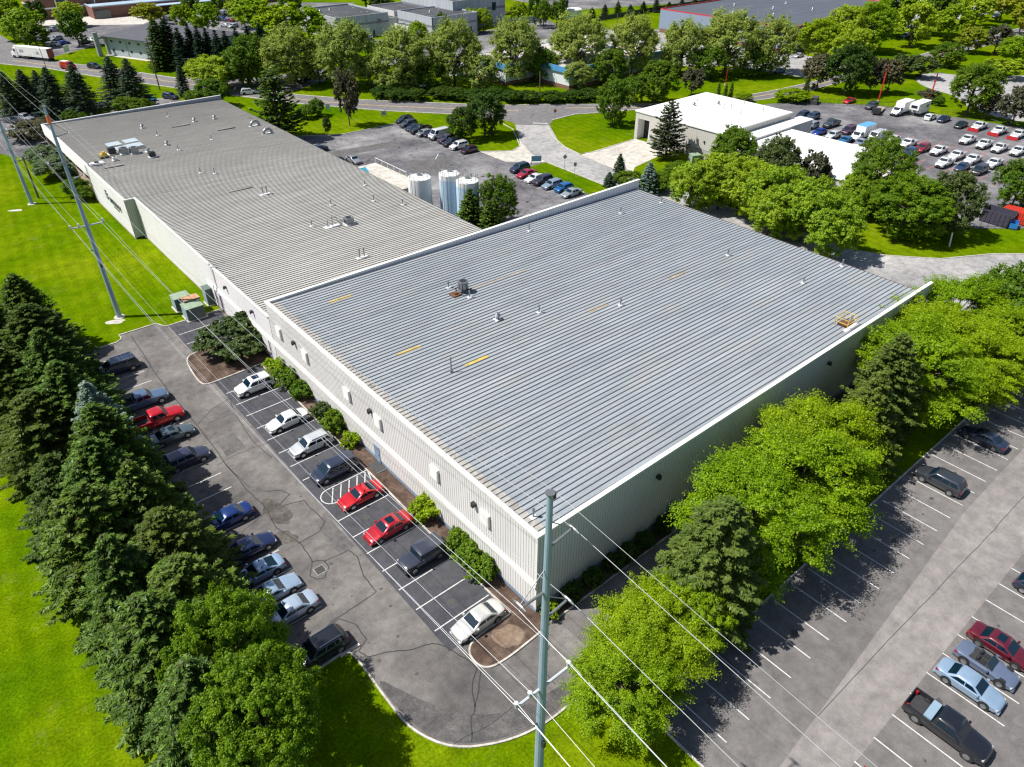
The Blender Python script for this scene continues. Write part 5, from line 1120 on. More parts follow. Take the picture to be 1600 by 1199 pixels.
for px, py, lab in [(1419, 224, 'white pickup just right of the big round tree top'), (1467, 235, 'white pickup to the right of the dark red suv'), (1495, 243, 'white pickup behind the midnight blue saloon and the nearest pickup'),
 (1476, 254, 'nearest white pickup, left of the midnight blue saloon'), (1520, 249, 'white pickup directly behind the midnight blue saloon'), (1553, 255, 'white pickup right behind the charcoal minivan'),
 (1512, 218, 'white pickup, leftmost of the row just in front of the snow ploughs'), (1538, 225, 'white pickup, second in the row in front of the snow ploughs'), (1562, 231, 'white pickup, third in the row in front of the snow ploughs'), (1591, 236, 'white pickup at the right edge in front of the snow ploughs')]:
    C(px, py, 'pickup', (.74, .74, .73), 180, lab, lod=1, group=GP)
for px, py, lab in [(1530, 197, 'white pickup with a red snow plough, left of the three'), (1561, 204, 'white pickup with a red snow plough, middle of the three'), (1591, 210, 'white pickup with a red snow plough, at the right edge')]:
    C(px, py, 'pickup', (.74, .74, .73), 180, lab, lod=1, group='plough trucks', extra='plough')
x, y = at(1340, 214, .9); car(x, y, 'truck', (.69, .7, .7), 180, 'white box truck with a blue roof beside the plum minivan', lod=1, group=GS, extra='box')
x, y = at(1402, 175, .9); car(x, y, 'truck', (.8, .8, .8), 180, 'all-white box truck by the back fence left of the camper', lod=1, group=GS, extra='box')
C(1370, 212, 'van', (.75, .75, .74), 180, 'long white van between the box truck and the round tree', lod=1, group=GS, z=1.2)
x, y = at(1436, 170, 1.5); cp = empty('camper_trailer', (x, y, 0), math.pi, 'white camper trailer at the back fence beside the all-white box truck', 'camper')
m = MB(); m.box(-3.6, 1.4, -1.2, 1.2, .6, 3.3); m.box(1.4, 3.2, -1.2, 1.2, 1.7, 3.25); m.build('body', WHT, cp); MB().box(3.2, 3.22, -.8, .8, 2.1, 2.8).box(-2.5, -1.2, 1.2, 1.22, 1.8, 2.5).build('window', CGL, cp)
for s in (1, -1):
    for px in (-1.6, -.8): MB().tube([(px, s * .95, .36), (px, s * 1.15, .36)], .36, 14).build('wheel', TYRE, cp, 40)
MB().box(2.2, 2.4, -.1, .1, 0, 1.69).build('stand', GALV, cp); MB().box(-1, -.3, -.4, .4, 3.3, 3.55).build('roof_unit', GREYW2, cp)
x, y = at(1372, 173, .5); fb = empty('flatbed_trailer', (x, y, 0), math.radians(15), 'rusty flatbed trailer with a dark dumper box beside the left red lamp post', 'trailer')
MB().box(-1.5, 4.2, -1, 1, .55, .7).build('deck', M('trailer_tan', (.3, .26, .2), .8, var=.2), fb); MB().box(-3.6, -1.6, -1, 1, .5, 1.6).build('dumper_box', DARKM, fb)
for s in (1, -1):
    for px in (-.3, .6): MB().tube([(px, s * .95, .36), (px, s * 1.15, .36)], .36, 12).build('wheel', TYRE, fb, 40)
x, y = at(1273, 157, .8); sk = empty('scrap_cab', (x, y, 0), .4, 'old dark tarpaulined car body at the hedge by the sales lot', 'covered car')
m = MB(); m.prism([(-2, -.9), (2, -.9), (2, .9), (-2, .9)], .1, 1.1); m.prism([(-1.2, -.8), (1.6, -.8), (1.5, .8), (-1.1, .8)], 1.1, 1.75); m.build('cover', DGREYM if False else M('tarpaulin', (.05, .052, .06), .8, var=.4, vs=2), sk)
for px in (-1.3, 1.3):
    for s in (1, -1): MB().tube([(px, s * .75, .3), (px, s * .93, .3)], .32, 12).build('wheel', TYRE, sk, 40)
# dumpster, container, small blue skip
x, y = at(1556, 348, 0); dm = empty('open_dumpster', (x, y, 0), .0, 'dark purple open-topped dumpster beside the red container', 'dumpster'); DP = M('dumpster_purple', (.05, .045, .07), .6, var=.15)
m = MB(); m.box(-1.6, 1.6, -2.4, 2.4, .15, .3); m.box(-1.6, -1.5, -2.4, 2.4, .3, 2.4); m.box(1.5, 1.6, -2.4, 2.4, .3, 2.4); m.box(-1.5, 1.5, -2.4, -2.3, .3, 1.7); m.box(-1.5, 1.5, 2.3, 2.4, .3, 2.4); m.build('shell', DP, dm)
m = MB(); [m.box(-1.68, -1.601, -2.3 + k * .75, -2.15 + k * .75, .2, 2.35) for k in range(7)]; m.build('rib', DP, dm)
x, y = at(1588, 347, 0); ct = empty('red_container', (x, y, 0), .0, 'red ribbed container leaning up beside the dark dumpster', 'container'); RC = M('container_red', (.50, .04, .02), .5, var=.08)
m = MB(); m.box(-1.3, 1.3, -2.6, 2.6, .15, 2.3); m.build('shell', RC, ct); m = MB(); [m.box(-1.36, -1.301, -2.5 + k * .4, -2.3 + k * .4, .3, 2.2) for k in range(13)]; [m.box(-1.2, 1.2, -2.5 + k * .4, -2.3 + k * .4, 2.3, 2.36) for k in range(13)]; m.build('rib', RC, ct)
x, y = at(1582, 356, 0); bs = empty('small_blue_skip', (x, y, 0), .3, 'small bright blue skip below the red container', 'skip'); BS = M('skip_blue', (.02, .18, .5), .5, var=.1)
m = MB(); m.box(-1.1, 1.1, -.6, .6, .2, .3); m.box(-1.1, 1.1, -.65, -.6, .2, 1.1); m.box(-1.1, 1.1, .6, .65, .2, 1.1); m.box(-1.1, -1.05, -.6, .6, .3, 1.1); m.box(1.05, 1.1, -.6, .6, .3, 1.1); m.build('tub', BS, bs); MB().box(-1.2, -1, -.7, .7, 0, .2).box(1, 1.2, -.7, .7, 0, .2).build('foot', DARKM, bs)
# far cars, too small to show their parts well
FC = [(45, 59, 'suv', (.55, .56, .57)), (83, 46, 'pickup', (.6, .6, .6)), (95, 47, 'suv', NAVY), (71, 61, 'sedan', DGREY), (88, 60, 'suv', (.3, .33, .36)), (86, 68, 'sedan', (.6, .6, .6)), (99, 66, 'sedan', (.02, .06, .4)), (132, 65, 'suv', NAVY), (144, 62, 'sedan', (.7, .7, .7)),
 (170, 60, 'hatch', (.4, .03, .04)), (302, 34, 'sedan', (.75, .75, .74)), (313, 37, 'hatch', NAVY), (298, 27, 'sedan', (.5, .52, .54)), (262, 29, 'suv', BLACK), (333, 20, 'sedan', (.6, .62, .6)), (350, 20, 'suv', (.3, .33, .38)), (362, 17, 'sedan', (.4, .03, .04)), (348, 30, 'suv', (.05, .08, .2)),
 (360, 31, 'sedan', (.2, .02, .03)), (352, 39, 'sedan', (.6, .62, .64)), (364, 40, 'wagon', (.5, .55, .6)), (395, 37, 'sedan', (.55, .58, .6)), (310, 41, 'sedan', (.45, .03, .05)), (428, 11, 'suv', DGREY), (573, 59, 'suv', (.78, .78, .77)), (668, 134, 'suv', (.3, .42, .38)),
 (792, 20, 'sedan', (.28, .01, .03)), (775, 16, 'sedan', (.4, .42, .4)), (1415, 56, 'suv', DGREY), (1556, 25, 'suv', (.02, .025, .06)), (1218, 110, 'sedan', (.05, .12, .25)), (1248, 86, 'sedan', (.5, .52, .55)), (936, 50, 'suv', (.7, .7, .7)), (592, 110, 'suv', (.02, .06, .16))]
FL = ['grey-white suv behind the yellow-green trees at the far left', 'white pickup in front of the brick school steps', 'navy suv beside the white pickup near the school steps', 'dark saloon in the shade of the far left trees', 'silver suv in the far left lot', 'white saloon next to the vivid blue far car',
 'vivid blue saloon behind the white lorry', 'dark suv left of the green hall portal', 'white saloon left of the green hall portal', 'red hatchback seen through the green hall portal', 'white saloon in the middle of the school lot', 'dark hatchback beside the white saloon, school lot', 'grey saloon behind the white one, school lot',
 'black suv between two small trees, school lot', 'pale saloon under the school canopy trees', 'grey-blue suv near the red far car', 'red saloon at the back right of the school lot', 'blue-black suv in the right group of the school lot', 'dark red saloon in the right group of the school lot',
 'pale saloon in the near row of the school lot, left one', 'pale blue estate in the near row of the school lot', 'pale saloon behind the bright big tree', 'red-purple saloon half behind a small tree, school lot', 'dark suv at the top behind the bright big tree', 'white suv by the roller door of the flat-roofed office',
 'pale green suv in the shade under the plane trees', 'maroon saloon at the far lot right of the grey offices', 'grey saloon left of the maroon far saloon', 'dark suv under the trees right of the red-edged store', 'dark suv at the top right corner under the trees', 'blue car behind the right-hand plane trees', 'silver car right of the last plane tree', 'white suv at the corner of the red-edged store', 'dark blue suv behind the second plane tree']
for (px, py, ty, col), lab in zip(FC, FL): C(px, py, ty, col, (200, 25, -70, 110)[(px + py) % 4] if px < 400 else 180, lab, lod=2, group='far parked cars')
# ------------------------------------------------------------------ trees and shrubs
BARK = M('bark', (.10, .08, .065), .95, var=.3, vs=3, stretch=(1, 1, .2))
def leaves_mesh(name, C_, Nrm, size, aspect=.62, U=None, rs=None, mats=None, mi=None):
    n = len(C_); Nrm = Nrm / np.linalg.norm(Nrm, axis=1, keepdims=True)
    if U is None: U = rs.normal(size=(n, 3))
    U = U - (U * Nrm).sum(1, keepdims=True) * Nrm; U /= (np.linalg.norm(U, axis=1, keepdims=True) + 1e-9); V = np.cross(Nrm, U)
    a = U * size[:, None]; b = V * (size * aspect)[:, None]
    co_ = np.stack([C_ - a, C_ - a * .1 - b, C_ + a, C_ - a * .1 + b], 1).reshape(-1, 3).astype(np.float32)
    me = bpy.data.meshes.new(name); me.vertices.add(4 * n); me.vertices.foreach_set('co', co_.ravel())
    me.loops.add(4 * n); me.loops.foreach_set('vertex_index', np.arange(4 * n, dtype=np.int32))
    me.polygons.add(n); me.polygons.foreach_set('loop_start', np.arange(0, 4 * n, 4, dtype=np.int32))
    for m in mats: me.materials.append(m)
    if mi is not None: me.polygons.foreach_set('material_index', mi.astype(np.int32))
    me.update(calc_edges=True); me.validate(); return me
def unit(rs, n):
    v = rs.normal(size=(n, 3)); return v / np.linalg.norm(v, axis=1, keepdims=True)
def crown_deciduous(seed, n=26000, puffs=90, size=.16, shape=(1, 1, .9), base=.42, pr=.24, flat=.75, open_=.0, spray=.0):
    """unit tree: height 1, crown radius 1 horizontally (scaled later); returns crown points with z from 0..1"""
    rs = np.random.RandomState(seed); d = unit(rs, puffs); d[:, 2] = np.abs(d[:, 2]) * np.where(rs.rand(puffs) < .72, 1, -1)
    rad = rs.uniform(.45, .90, puffs) ** .6
    ph = rs.uniform(0, 6.28, 4); az = np.arctan2(d[:, 1], d[:, 0])
    lob = 1 + .06 * np.sin(2 * az + ph[0]) + .06 * np.sin(3 * az + ph[1]) + .05 * np.sin(5 * az + ph[2])
    P = d * rad[:, None] * lob[:, None]; P[:, 2] *= (1 - .12 * np.abs(P[:, 0]))
    rr = pr * rs.uniform(.6, 1.25, puffs)
    k = rs.choice(puffs, n, p=(rr ** 2) / (rr ** 2).sum()); u = unit(rs, n); u[:, 2] = np.where(rs.rand(n) < .75, np.abs(u[:, 2]), u[:, 2])
    q = rs.uniform(.3, 1, n) ** .5
    # sub-clusters inside each puff
    NS = 12; sub = unit(rs, puffs * NS).reshape(puffs, NS, 3); sub *= rs.uniform(.75, 1.15, (puffs, NS, 1)); si = rs.randint(0, NS, n); s_ = sub[k, si]
    L = (u * .30 + s_ * .95) * (rr[k] * q)[:, None]; L[:, 2] *= flat
    X = P[k] + L
    if spray > 0:
        m_ = rs.rand(n) < spray; out = P[k] / (np.linalg.norm(P[k], axis=1, keepdims=True) + .01)
        X = np.where(m_[:, None], X + out * rs.uniform(0, .22, n)[:, None], X)
    nr = u * .6 + P[k] * .35 + np.array([0, 0, .45]) + rs.normal(size=(n, 3)) * .45
    return rs, X, nr, P, rr
PROTO = {}
def make_decid(key, seed, H, R, mat, n=26000, puffs=90, size=.2, pr=.24, flat=.75, crown_lo=.22, spray=.0, trunk_r=.02, n_limb=16, aspect=.62):
    rs, X, nr, P, rr = crown_deciduous(seed, n, puffs, size, pr=pr, flat=flat, spray=spray)
    zc = H * (crown_lo + 1) / 2; hz = H * (1 - crown_lo) / 2
    sc = np.array([R * 1.06, R * 1.06, hz * 1.0]); X = X * sc + np.array([0, 0, zc]); Pw = P * sc + np.array([0, 0, zc]); X[:, 2] = np.maximum(X[:, 2], .15)
    me = leaves_mesh('crown', X, nr / sc * R, size * rs.uniform(.7, 1.35, n), aspect, rs=rs, mats=[mat])
    mb = MB(); tr = H * trunk_r
    mb.tube([(0, 0, -.1), (.02 * H * .1, 0, H * .25), (0, .03, H * .55), (.05, 0, H * .85)], [tr * 1.4, tr, tr * .65, tr * .2], 9)
    order = np.argsort(-np.linalg.norm(P[:, :2], axis=1))[:n_limb * 2:2]
    for i in order:
        p = Pw[i]; z0 = min(p[2] - .4, H * rs.uniform(.22, .5)); z0 = max(z0, .3)
        mid = (p[0] * .45, p[1] * .45, z0 + (p[2] - z0) * .45 + .1 * H * .3)
        mb.tube([(0, 0, z0), mid, tuple(p)], [tr * .6, tr * .36, tr * .12], 6)
    tm = mb.build('trunk', BARK, None, 50); td = tm.data; bpy.data.objects.remove(tm)
    PROTO[key] = (me, td, H, R)
def make_conifer(key, seed, H, R, mats, dens=1.0, droop=.25, size=.3, lo=.04, power=.85, lev=.42):
    rs = np.random.RandomState(seed); C_, U, Nn, S_, MI = [], [], [], [], []; mb = MB(); tr = H * .016
    mb.tube([(0, 0, -.1), (0, 0, H * .5), (0, 0, H * .98)], [tr * 1.3, tr * .8, tr * .15], 8)
    z = H * lo
    while z < H * .985:
        t = z / H; Rz = R * (1 - t) ** power * (1 - .25 * math.exp(-t * 14)); nb = int(rs.randint(8, 12) * (1 if t < .8 else .7)); a0 = rs.uniform(0, 6.28)
        for b in range(nb):
            a = a0 + 6.283 * b / nb + rs.uniform(-.25, .25); L = Rz * rs.uniform(.72, 1.18) + .15; up = rs.uniform(-.02, .14) + .25 * t
            dx, dy = math.cos(a), math.sin(a); zz = z + rs.uniform(-.15, .15)
            ns = max(3, int(L / .14 * dens)); s = rs.uniform(.12, 1, ns) ** .75
            zp = zz + L * (up * s - droop * s * s + .10 * s ** 4); w = .34 * L * (1 - s) * .9 + .12
            for rep in range(3):
                off = rs.uniform(-1, 1, ns) * w; c = np.stack([dx * s * L - dy * off, dy * s * L + dx * off, zp - np.abs(off) * .28 - rs.uniform(0, .16, ns)], 1)
                sg = np.sign(off); ang = .75; u = np.stack([dx * ang - dy * sg * .8, dy * ang + dx * sg * .8, -.32 + rs.uniform(-.25, .15, ns)], 1)
                C_.append(c); U.append(u); Nn.append(np.stack([rs.normal(0, .35, ns), rs.normal(0, .35, ns), np.ones(ns)], 1)); S_.append(size * rs.uniform(.65, 1.25, ns)); MI.append(np.where((s > .88) & (rs.rand(ns) < .4), 1, np.where((s < .62) & (rs.rand(ns) < .10), 2, 0)))
            if b % 2 == 0 and L > .8: mb.tube([(0, 0, zz), (dx * L * .5, dy * L * .5, zz + L * (up * .5 - droop * .25)), (dx * L * .9, dy * L * .9, zz + L * (up * .9 - droop * .81))], [.05, .03, .012], 4)
        z += lev * rs.uniform(.8, 1.2) * (1 if t < .7 else .75)
    C_ = np.concatenate(C_); U = np.concatenate(U); Nn = np.concatenate(Nn); S_ = np.concatenate(S_); MI = np.concatenate(MI)
    me = leaves_mesh('crown', C_, Nn, S_, .36, U=U, rs=rs, mats=mats, mi=MI)
    tm = mb.build('trunk', BARK, None, 50); td = tm.data; bpy.data.objects.remove(tm); PROTO[key] = (me, td, H, R)
SPR = leaf_mat('spruce_needles', (.034, .066, .010), (.058, .105, .014), (.10, .165, .024), .18); SPT = leaf_mat('spruce_new_growth', (.10, .18, .025), (.14, .24, .035), (.19, .30, .05), .25)
DRY = leaf_mat('dry_needles', (.05, .035, .018), (.09, .065, .03), (.14, .10, .05), .05); SPW = leaf_mat('warm_needles', (.036, .062, .010), (.062, .098, .015), (.105, .15, .026), .15)
SPO = leaf_mat('olive_needles', (.06, .10, .018), (.10, .15, .026), (.16, .21, .045), .18); SPB = leaf_mat('blue_needles', (.10, .165, .145), (.17, .25, .225), (.27, .36, .33), .1)
SPD = leaf_mat('dark_needles', (.012, .032, .018), (.022, .050, .026), (.038, .075, .038), .08); SPG = leaf_mat('grey_green_needles', (.045, .075, .045), (.075, .115, .07), (.12, .165, .105), .1); L_GG = leaf_mat('sage_leaves', (.07, .11, .05), (.11, .165, .075), (.17, .23, .11), .15)
L_BR = leaf_mat('bright_leaves', (.13, .225, .003), (.21, .325, .004), (.31, .44, .010), .34); L_YG = leaf_mat('yellow_green_leaves', (.18, .275, .010), (.27, .38, .018), (.38, .49, .04), .38)
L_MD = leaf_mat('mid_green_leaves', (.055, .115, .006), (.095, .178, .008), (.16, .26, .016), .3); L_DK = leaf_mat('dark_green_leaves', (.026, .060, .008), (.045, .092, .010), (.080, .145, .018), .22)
L_PL = leaf_mat('plane_leaves', (.17, .235, .035), (.26, .335, .065), (.38, .45, .14), .36); L_BN = leaf_mat('bronze_leaves', (.06, .06, .03), (.10, .10, .055), (.16, .15, .09), .18)
L_OL = leaf_mat('olive_leaves', (.04, .07, .02), (.07, .105, .03), (.11, .15, .045), .2); L_DO = leaf_mat('dark_olive_leaves', (.035, .05, .022), (.06, .08, .035), (.10, .125, .055), .12); M_BG = leaf_mat('fresh_green_leaves', (.075, .15, .004), (.12, .22, .006), (.19, .30, .014), .34); L_YL = leaf_mat('golden_leaves', (.16, .20, .012), (.25, .29, .015), (.36, .38, .03), .35)
make_conifer('s1', 1, 15, 5.2, [SPR, SPT, DRY], 2.3, .26, .185, power=.72, lev=.33); make_conifer('s2', 2, 14, 5.0, [SPR, SPT, DRY], 2.3, .20, .19, power=.62, lev=.33); make_conifer('s3', 3, 13, 5.2, [SPR, SPT, DRY], 2.3, .30, .185, power=.8, lev=.33)
make_conifer('sn', 4, 12, 3.2, [SPR, SPT, DRY], .8, .15, .36, lev=.5); make_conifer('pine', 6, 14, 5.2, [SPR, SPT, DRY], .8, .02, .42, lo=.12, power=.6, lev=.9)
make_decid('locust1', 11, 10, 6, L_BR, 140000, 140, .085, .19, .5, .06, .25, n_limb=26); make_decid('locust2', 12, 10, 6, L_BR, 140000, 130, .085, .2, .45, .06, .25, n_limb=26)
make_decid('maple1', 13, 11, 6, L_MD, 110000, 190, .095, .19, .75, -.02); make_decid('maple2', 14, 11, 6, L_MD, 110000, 180, .095, .19, .75, -.02)
make_decid('mid1', 15, 12, 6, L_MD, 46000, 120, .155, .22, .8, -.02); make_decid('mid2', 16, 12, 6, L_MD, 46000, 130, .155, .21, .8, -.02)
for _k, _sd in (('plane1', 17), ('plane2', 18), ('plane3', 23)): make_decid(_k, _sd, 17, 8, L_PL, 60000, 150, .19, .19, .85, .02, .12, n_limb=24)
make_decid('far1', 19, 12, 6, L_MD, 14000, 70, .30, .26, .75, .08); make_decid('far2', 20, 12, 6, L_MD, 14000, 60, .30, .28, .75, .08)
make_decid('shrub1', 21, 2.6, 1.5, L_MD, 6000, 40, .10, .32, .85, -.1, n_limb=6); make_decid('shrub2', 22, 3, 3, L_OL, 16000, 90, .13, .2, .8, -.1, n_limb=8)
TCNT = {}
def tree(x, y, H, R, key, label, mat=None, group=None, name=None, cat=None, rot=None):
    me, td, h0, r0 = PROTO[key]
    if key[:3] == 'far': R *= .82 if group != 'trees round the school' else .62; H *= 1.12
    elif key[:3] == 'mid' and H > 6: H *= 1.14; R *= .93
    if name is None: name = 'spruce_tree' if key[0] == 's' and key[1] in '123n' else 'pine_tree' if key == 'pine' else 'shrub' if key.startswith('shrub') else 'leafy_tree'
    if cat is None: cat = 'shrub' if 'shrub' in name or 'hedge' in name else 'tree'
    rr = random.Random(int(x * 13 + y * 7)); r = empty(name, (x, y, 0), rr.uniform(0, 6.28) if rot is None else rot, label, cat, group)
    r.scale = (R / r0, R / r0, H / h0)
    c = bpy.data.objects.new('crown' if cat == 'tree' else 'foliage', me); COL.objects.link(c); c.parent = r
    if mat:
        for i, s_ in enumerate(c.material_slots):
            s_.link = 'OBJECT'; s_.material = mat if (i == 0 or mat in (SPB, SPD, SPG, SPO, L_DO, SPW)) else me.materials[i]
    t = bpy.data.objects.new('trunk' if cat == 'tree' else 'stem', td); COL.objects.link(t); t.parent = r
    return r
def T(px, py, zc, H, R, key, label, mat=None, group=None, **k):
    x, y = at(px, py, zc); return tree(x, y, H, R, key, label, mat, group, **k)
GB = 'evergreens screening the west lot'
belt = [(4.6, 101.5, 12.5, 4.8, 's1', 'spruce at the left edge, farthest of the belt, beside the open lawn', None), (4.0, 92.0, 14, 5.2, 's2', 'tall dark spruce beyond the navy minivan in the belt', None),
 (0.6, 96, 13, 5.0, 's3', 'spruce on the outer side of the belt at the left edge, behind the farthest one', None),
 (4.0, 82.5, 14.5, 5.4, 's3', 'dense spruce beside the navy minivan', None), (0.0, 86, 13, 5, 's1', 'outer spruce of the belt on the left edge above the blue spruce', None), (3.8, 75.0, 13, 4.8, 's1', 'spruce just above the blue-tinted one in the belt', None),
 (5.2, 69.2, 12.8, 3.5, 's3', 'pale blue spruce standing out in the dark belt', SPB), (0.6, 74, 13, 5, 's2', 'outer spruce left of the blue-tinted one', None), (4.6, 64.4, 13, 4.6, 's2', 'spruce beside the green-grey saloon', None), (3.0, 60.5, 13.8, 5.0, 's1', 'spruce below the blue-tinted one, beside the violet-black estate', None),
 (-.2, 64, 12.5, 4.8, 's3', 'outer spruce at the left rim of the belt, halfway down', None), (4.8, 55.2, 12.6, 4.6, 's3', 'spruce facing the empty bays left of the royal blue saloon', None), (0.6, 54.5, 13, 5.2, 's2', 'outer spruce over the sunny lawn, below the halfway one', None),
 (4.9, 49.5, 13, 4.8, 's1', 'spruce just left of the midnight blue saloon', None), (1.0, 47.5, 12.5, 5.0, 's3', 'outer spruce over the lawn, left of the bright leafy trees', None), (4.2, 43.6, 12.0, 4.6, 's2', 'spruce shading the three pale cars', None)]
for i, (x, y, H, R, k, lab, mt) in enumerate(belt): tree(x - .3, y, H * (.95, .84, 1.0, .9, .8, .98)[i % 6] if mt is None else H, R * ((1.16, 1.26, 1.08, 1.2)[i % 4] if mt is None else 1.3), k, lab, mt or (SPW if i % 3 == 1 else None), GB)
tree(0.8, 41.0, 11.5, 5.6, 's2', 'spruce at the lower left of the belt, leaning over the lawn', None, GB); tree(4.6, 37.4, 11.8, 4.0, 'maple2', 'bright leafy tree beside the last pale saloon', M_BG, GB)
tree(1.6, 34.6, 11, 5.6, 's3', 'last spruce of the belt, on the outer side above the lawn', None, GB); tree(4.0, 30.8, 11.5, 4.3, 'maple1', 'lowest and nearest leafy tree at the end of the belt', M_BG, GB, rot=1.2)
GL = 'trees between the warehouse and the east lot'
for x, y, H, R, k, lab, mt in [(25.6, 18.3, 7.6, 3.6, 'locust1', 'bright green tree right behind the near power pole', None), (30.2, 19.9, 7.4, 3.8, 'locust2', 'bright green tree, second to the right of the near power pole', None), (34.2, 19.6, 7, 3.2, 'maple1', 'darker green tree under the wires beside the light spruce', L_BR),
 (37.8, 20.2, 13.5, 5.2, 's2', 'tall light green spruce between the bright trees of the east strip', SPO), (45.2, 21.4, 9.6, 5.2, 'locust2', 'bright feathery tree just right of the light green spruce', None), (51.8, 20.9, 9.8, 5.4, 'locust1', 'broadest bright feathery tree casting shade on the empty bays', None), (58.0, 22.8, 9.6, 4.8, 'locust2', 'bright feathery tree left of the olive spruces', None),
 (65.5, 21.8, 10.8, 4.4, 's3', 'olive spruce left of its taller neighbour above the parked black suv', SPO), (71.5, 23.0, 12, 4.4, 's2', 'taller olive spruce beside the bright trees at the right', SPO), (78.8, 23.0, 10, 5.6, 'locust1', 'bright feathery tree right of the taller olive spruce', None),
 (87.0, 25.4, 10.2, 5.6, 'locust2', 'bright feathery tree at the far right corner of the big roof', None), (87.5, 19.4, 9, 5.2, 'locust1', 'bright feathery tree overhanging the dark blue saloon', None), (97, 26.2, 9.8, 5.4, 'locust1', 'bright feathery tree past the corner fin of the warehouse', None), (96.5, 19.2, 9, 5.2, 'locust2', 'bright feathery tree at the right edge above the east lot', None), (106, 22.5, 9.5, 5, 'mid1', 'darker green tree cut off by the right edge', None)]:
    tree(x, y - .5, H + (1.6 if 44 < x < 84 else 0), R + (.3 if x < 44 else .5), k, lab, mt, GL)
# shrubs on the walls
tree(24.3, 86.0, 4.4, 4.6, 'shrub2', 'huge spreading bush on the mulched island beside the white wall', None, None)
GSH = 'shrubs along the foot of the cream wall'
for px, py, s_, mt, lab in [(432, 577, 1.5, L_BR, 'light green shrub nearest the huge bush'), (450, 594, 1.6, L_MD, 'green shrub, second below the huge bush'), (468, 612, 1.4, L_MD, 'green shrub, third below the huge bush'), (503, 643, 1.3, L_OL, 'pale olive shrub behind the white saloon'), (523, 660, 1.55, L_MD, 'green shrub between the pale olive one and the small one'), (552, 685, 1.1, L_BR, 'small bright shrub behind the station wagon'),
  (665, 797, 1.5, L_BR, 'lone bright shrub behind the red saloon with a sunroof'), (718, 852, 1.5, L_MD, 'left shrub of the clipped trio beside the dark off-roader'), (738, 868, 1.4, L_MD, 'middle shrub of the clipped trio beside the off-roader'), (760, 886, 1.5, L_MD, 'right shrub of the clipped trio beside the off-roader')]:
    x, y = at(px, py, .9); tree(25.95, y, 1.6 * s_, .95 * s_, 'shrub1', lab, mt, GSH)
tree(27.6, 28.0, 1.5, .8, 'shrub1', 'small bright bush at the near corner of the warehouse', L_BR, GSH)
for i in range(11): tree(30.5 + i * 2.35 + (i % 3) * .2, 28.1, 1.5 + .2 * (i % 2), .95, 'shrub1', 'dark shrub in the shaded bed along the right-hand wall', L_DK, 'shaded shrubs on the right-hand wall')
# behind the hall
GY = 'yellow-green trees behind the big roof'
for px, py, H, R, lab in [(1082, 292, 8.5, 4.4, 'yellow-green tree, leftmost of the clump behind the big roof'), (1128, 285, 9.5, 5.0, 'yellow-green tree, second from the left in the clump'), (1178, 296, 9.5, 5.2, 'yellow-green tree in the middle of the clump behind the big roof'), (1222, 308, 10, 5.2, 'yellow-green tree right of the middle of the clump'), (1262, 330, 10, 5.0, 'yellow-green tree, last but one in the clump by the roof edge'), (1302, 352, 10, 4.6, 'yellow-green tree at the right end of the clump, touching the roof edge'), (1205, 335, 8, 4.2, 'low yellow-green tree in front of the clump at the eave')]:
    T(px, py, H * .55, H, R * 1.12, 'mid1' if px % 4 else 'mid2', lab, L_YG, GY)
for px, py, zc, H, R, k, mt, lab in [(1378, 268, 8, 14.5, 5.6, 'maple2', L_MD, 'tall dense dark green tree in front of the long white roof'), (1422, 322, 5.5, 11, 6.6, 'maple1', M_BG, 'broad bright green tree over the rear lawn'), (1487, 325, 5, 10, 5.2, 'mid2', L_OL, 'olive green tree right of the broad bright one'),
 (1148, 232, 5, 8.5, 4.8, 'mid1', L_MD, 'round dark green tree at the corner of the garage'), (1212, 268, 4.5, 10.5, 4.4, 'mid1', L_OL, 'olive pine between the round tree and the long white roof'), (1272, 272, 4.5, 8, 3.4, 'far1', L_BN, 'brownish airy tree by the annex wall'), (1045, 205, 6.0, 12.5, 5.0, 'pine', L_DO, 'dark airy pine casting shade on the garage wall'),
 (1030, 280, 2.5, 4, 3.6, 'mid2', L_MD, 'low green thicket left of the yellow-green clump'), (985, 278, 2.5, 4, 2.6, 'mid1', L_MD, 'low green bush between two blue spruces'), (1060, 262, 2.2, 3.5, 3, 'mid1', L_MD, 'low hedge bush below the pale green cabinet'), (1340, 300, 5, 8, 3.6, 'mid1', L_YG, 'yellow-green tree between the dark tree and the clump'),
 (959, 158, 6, 10.5, 4.4, 'mid2', L_MD, 'lone green tree on the lawn island left of the garage'), (757, 180, 5, 9.5, 5.0, 'mid1', L_DK, 'large dark grey-green tree beside the centre row of cars'), (722, 197, 3.5, 7, 3.8, 'mid2', L_DK, 'smaller dark tree left of the large one by the centre row'),
 (541, 152, 7, 12, 3.6, 'far1', L_BN, 'dark purplish airy tree on the roadside lawn'), (510, 195, 2.6, 4, 1.2, 'far1', L_OL, 'tiny sapling on the roadside lawn'), (478, 174, 1.8, 3.4, 2.6, 'mid1', L_MD, 'green shrub left of the pale notice board'), (494, 167, 2.4, 4.6, 2.2, 'mid2', L_MD, 'taller shrub right behind the other by the notice board'),
 (778, 312, 4.8, 9.5, 3.4, 'maple2', L_MD, 'leafy tree right of the tanks above the parapet'), (748, 348, 2, 4, 2.6, 'mid2', L_MD, 'low green growth at the parapet below the tanks'), (1590, 300, 4, 9, 4.0, 'mid1', L_MD, 'green tree cut by the right edge above the red container'),
 (1523, 140, 6.5, 12, 6.2, 'mid1', L_MD, 'round dark green tree with a red post in it, by the sales lot'), (1592, 165, 5, 9, 4.5, 'far2', L_BN, 'bronze-leaved tree at the right edge behind the ploughs'), (1548, 168, 3, 6, 3, 'far1', L_BN, 'small bronze tree right of the round dark one')]:
    T(px, py, zc, H, R, k, lab, mt)
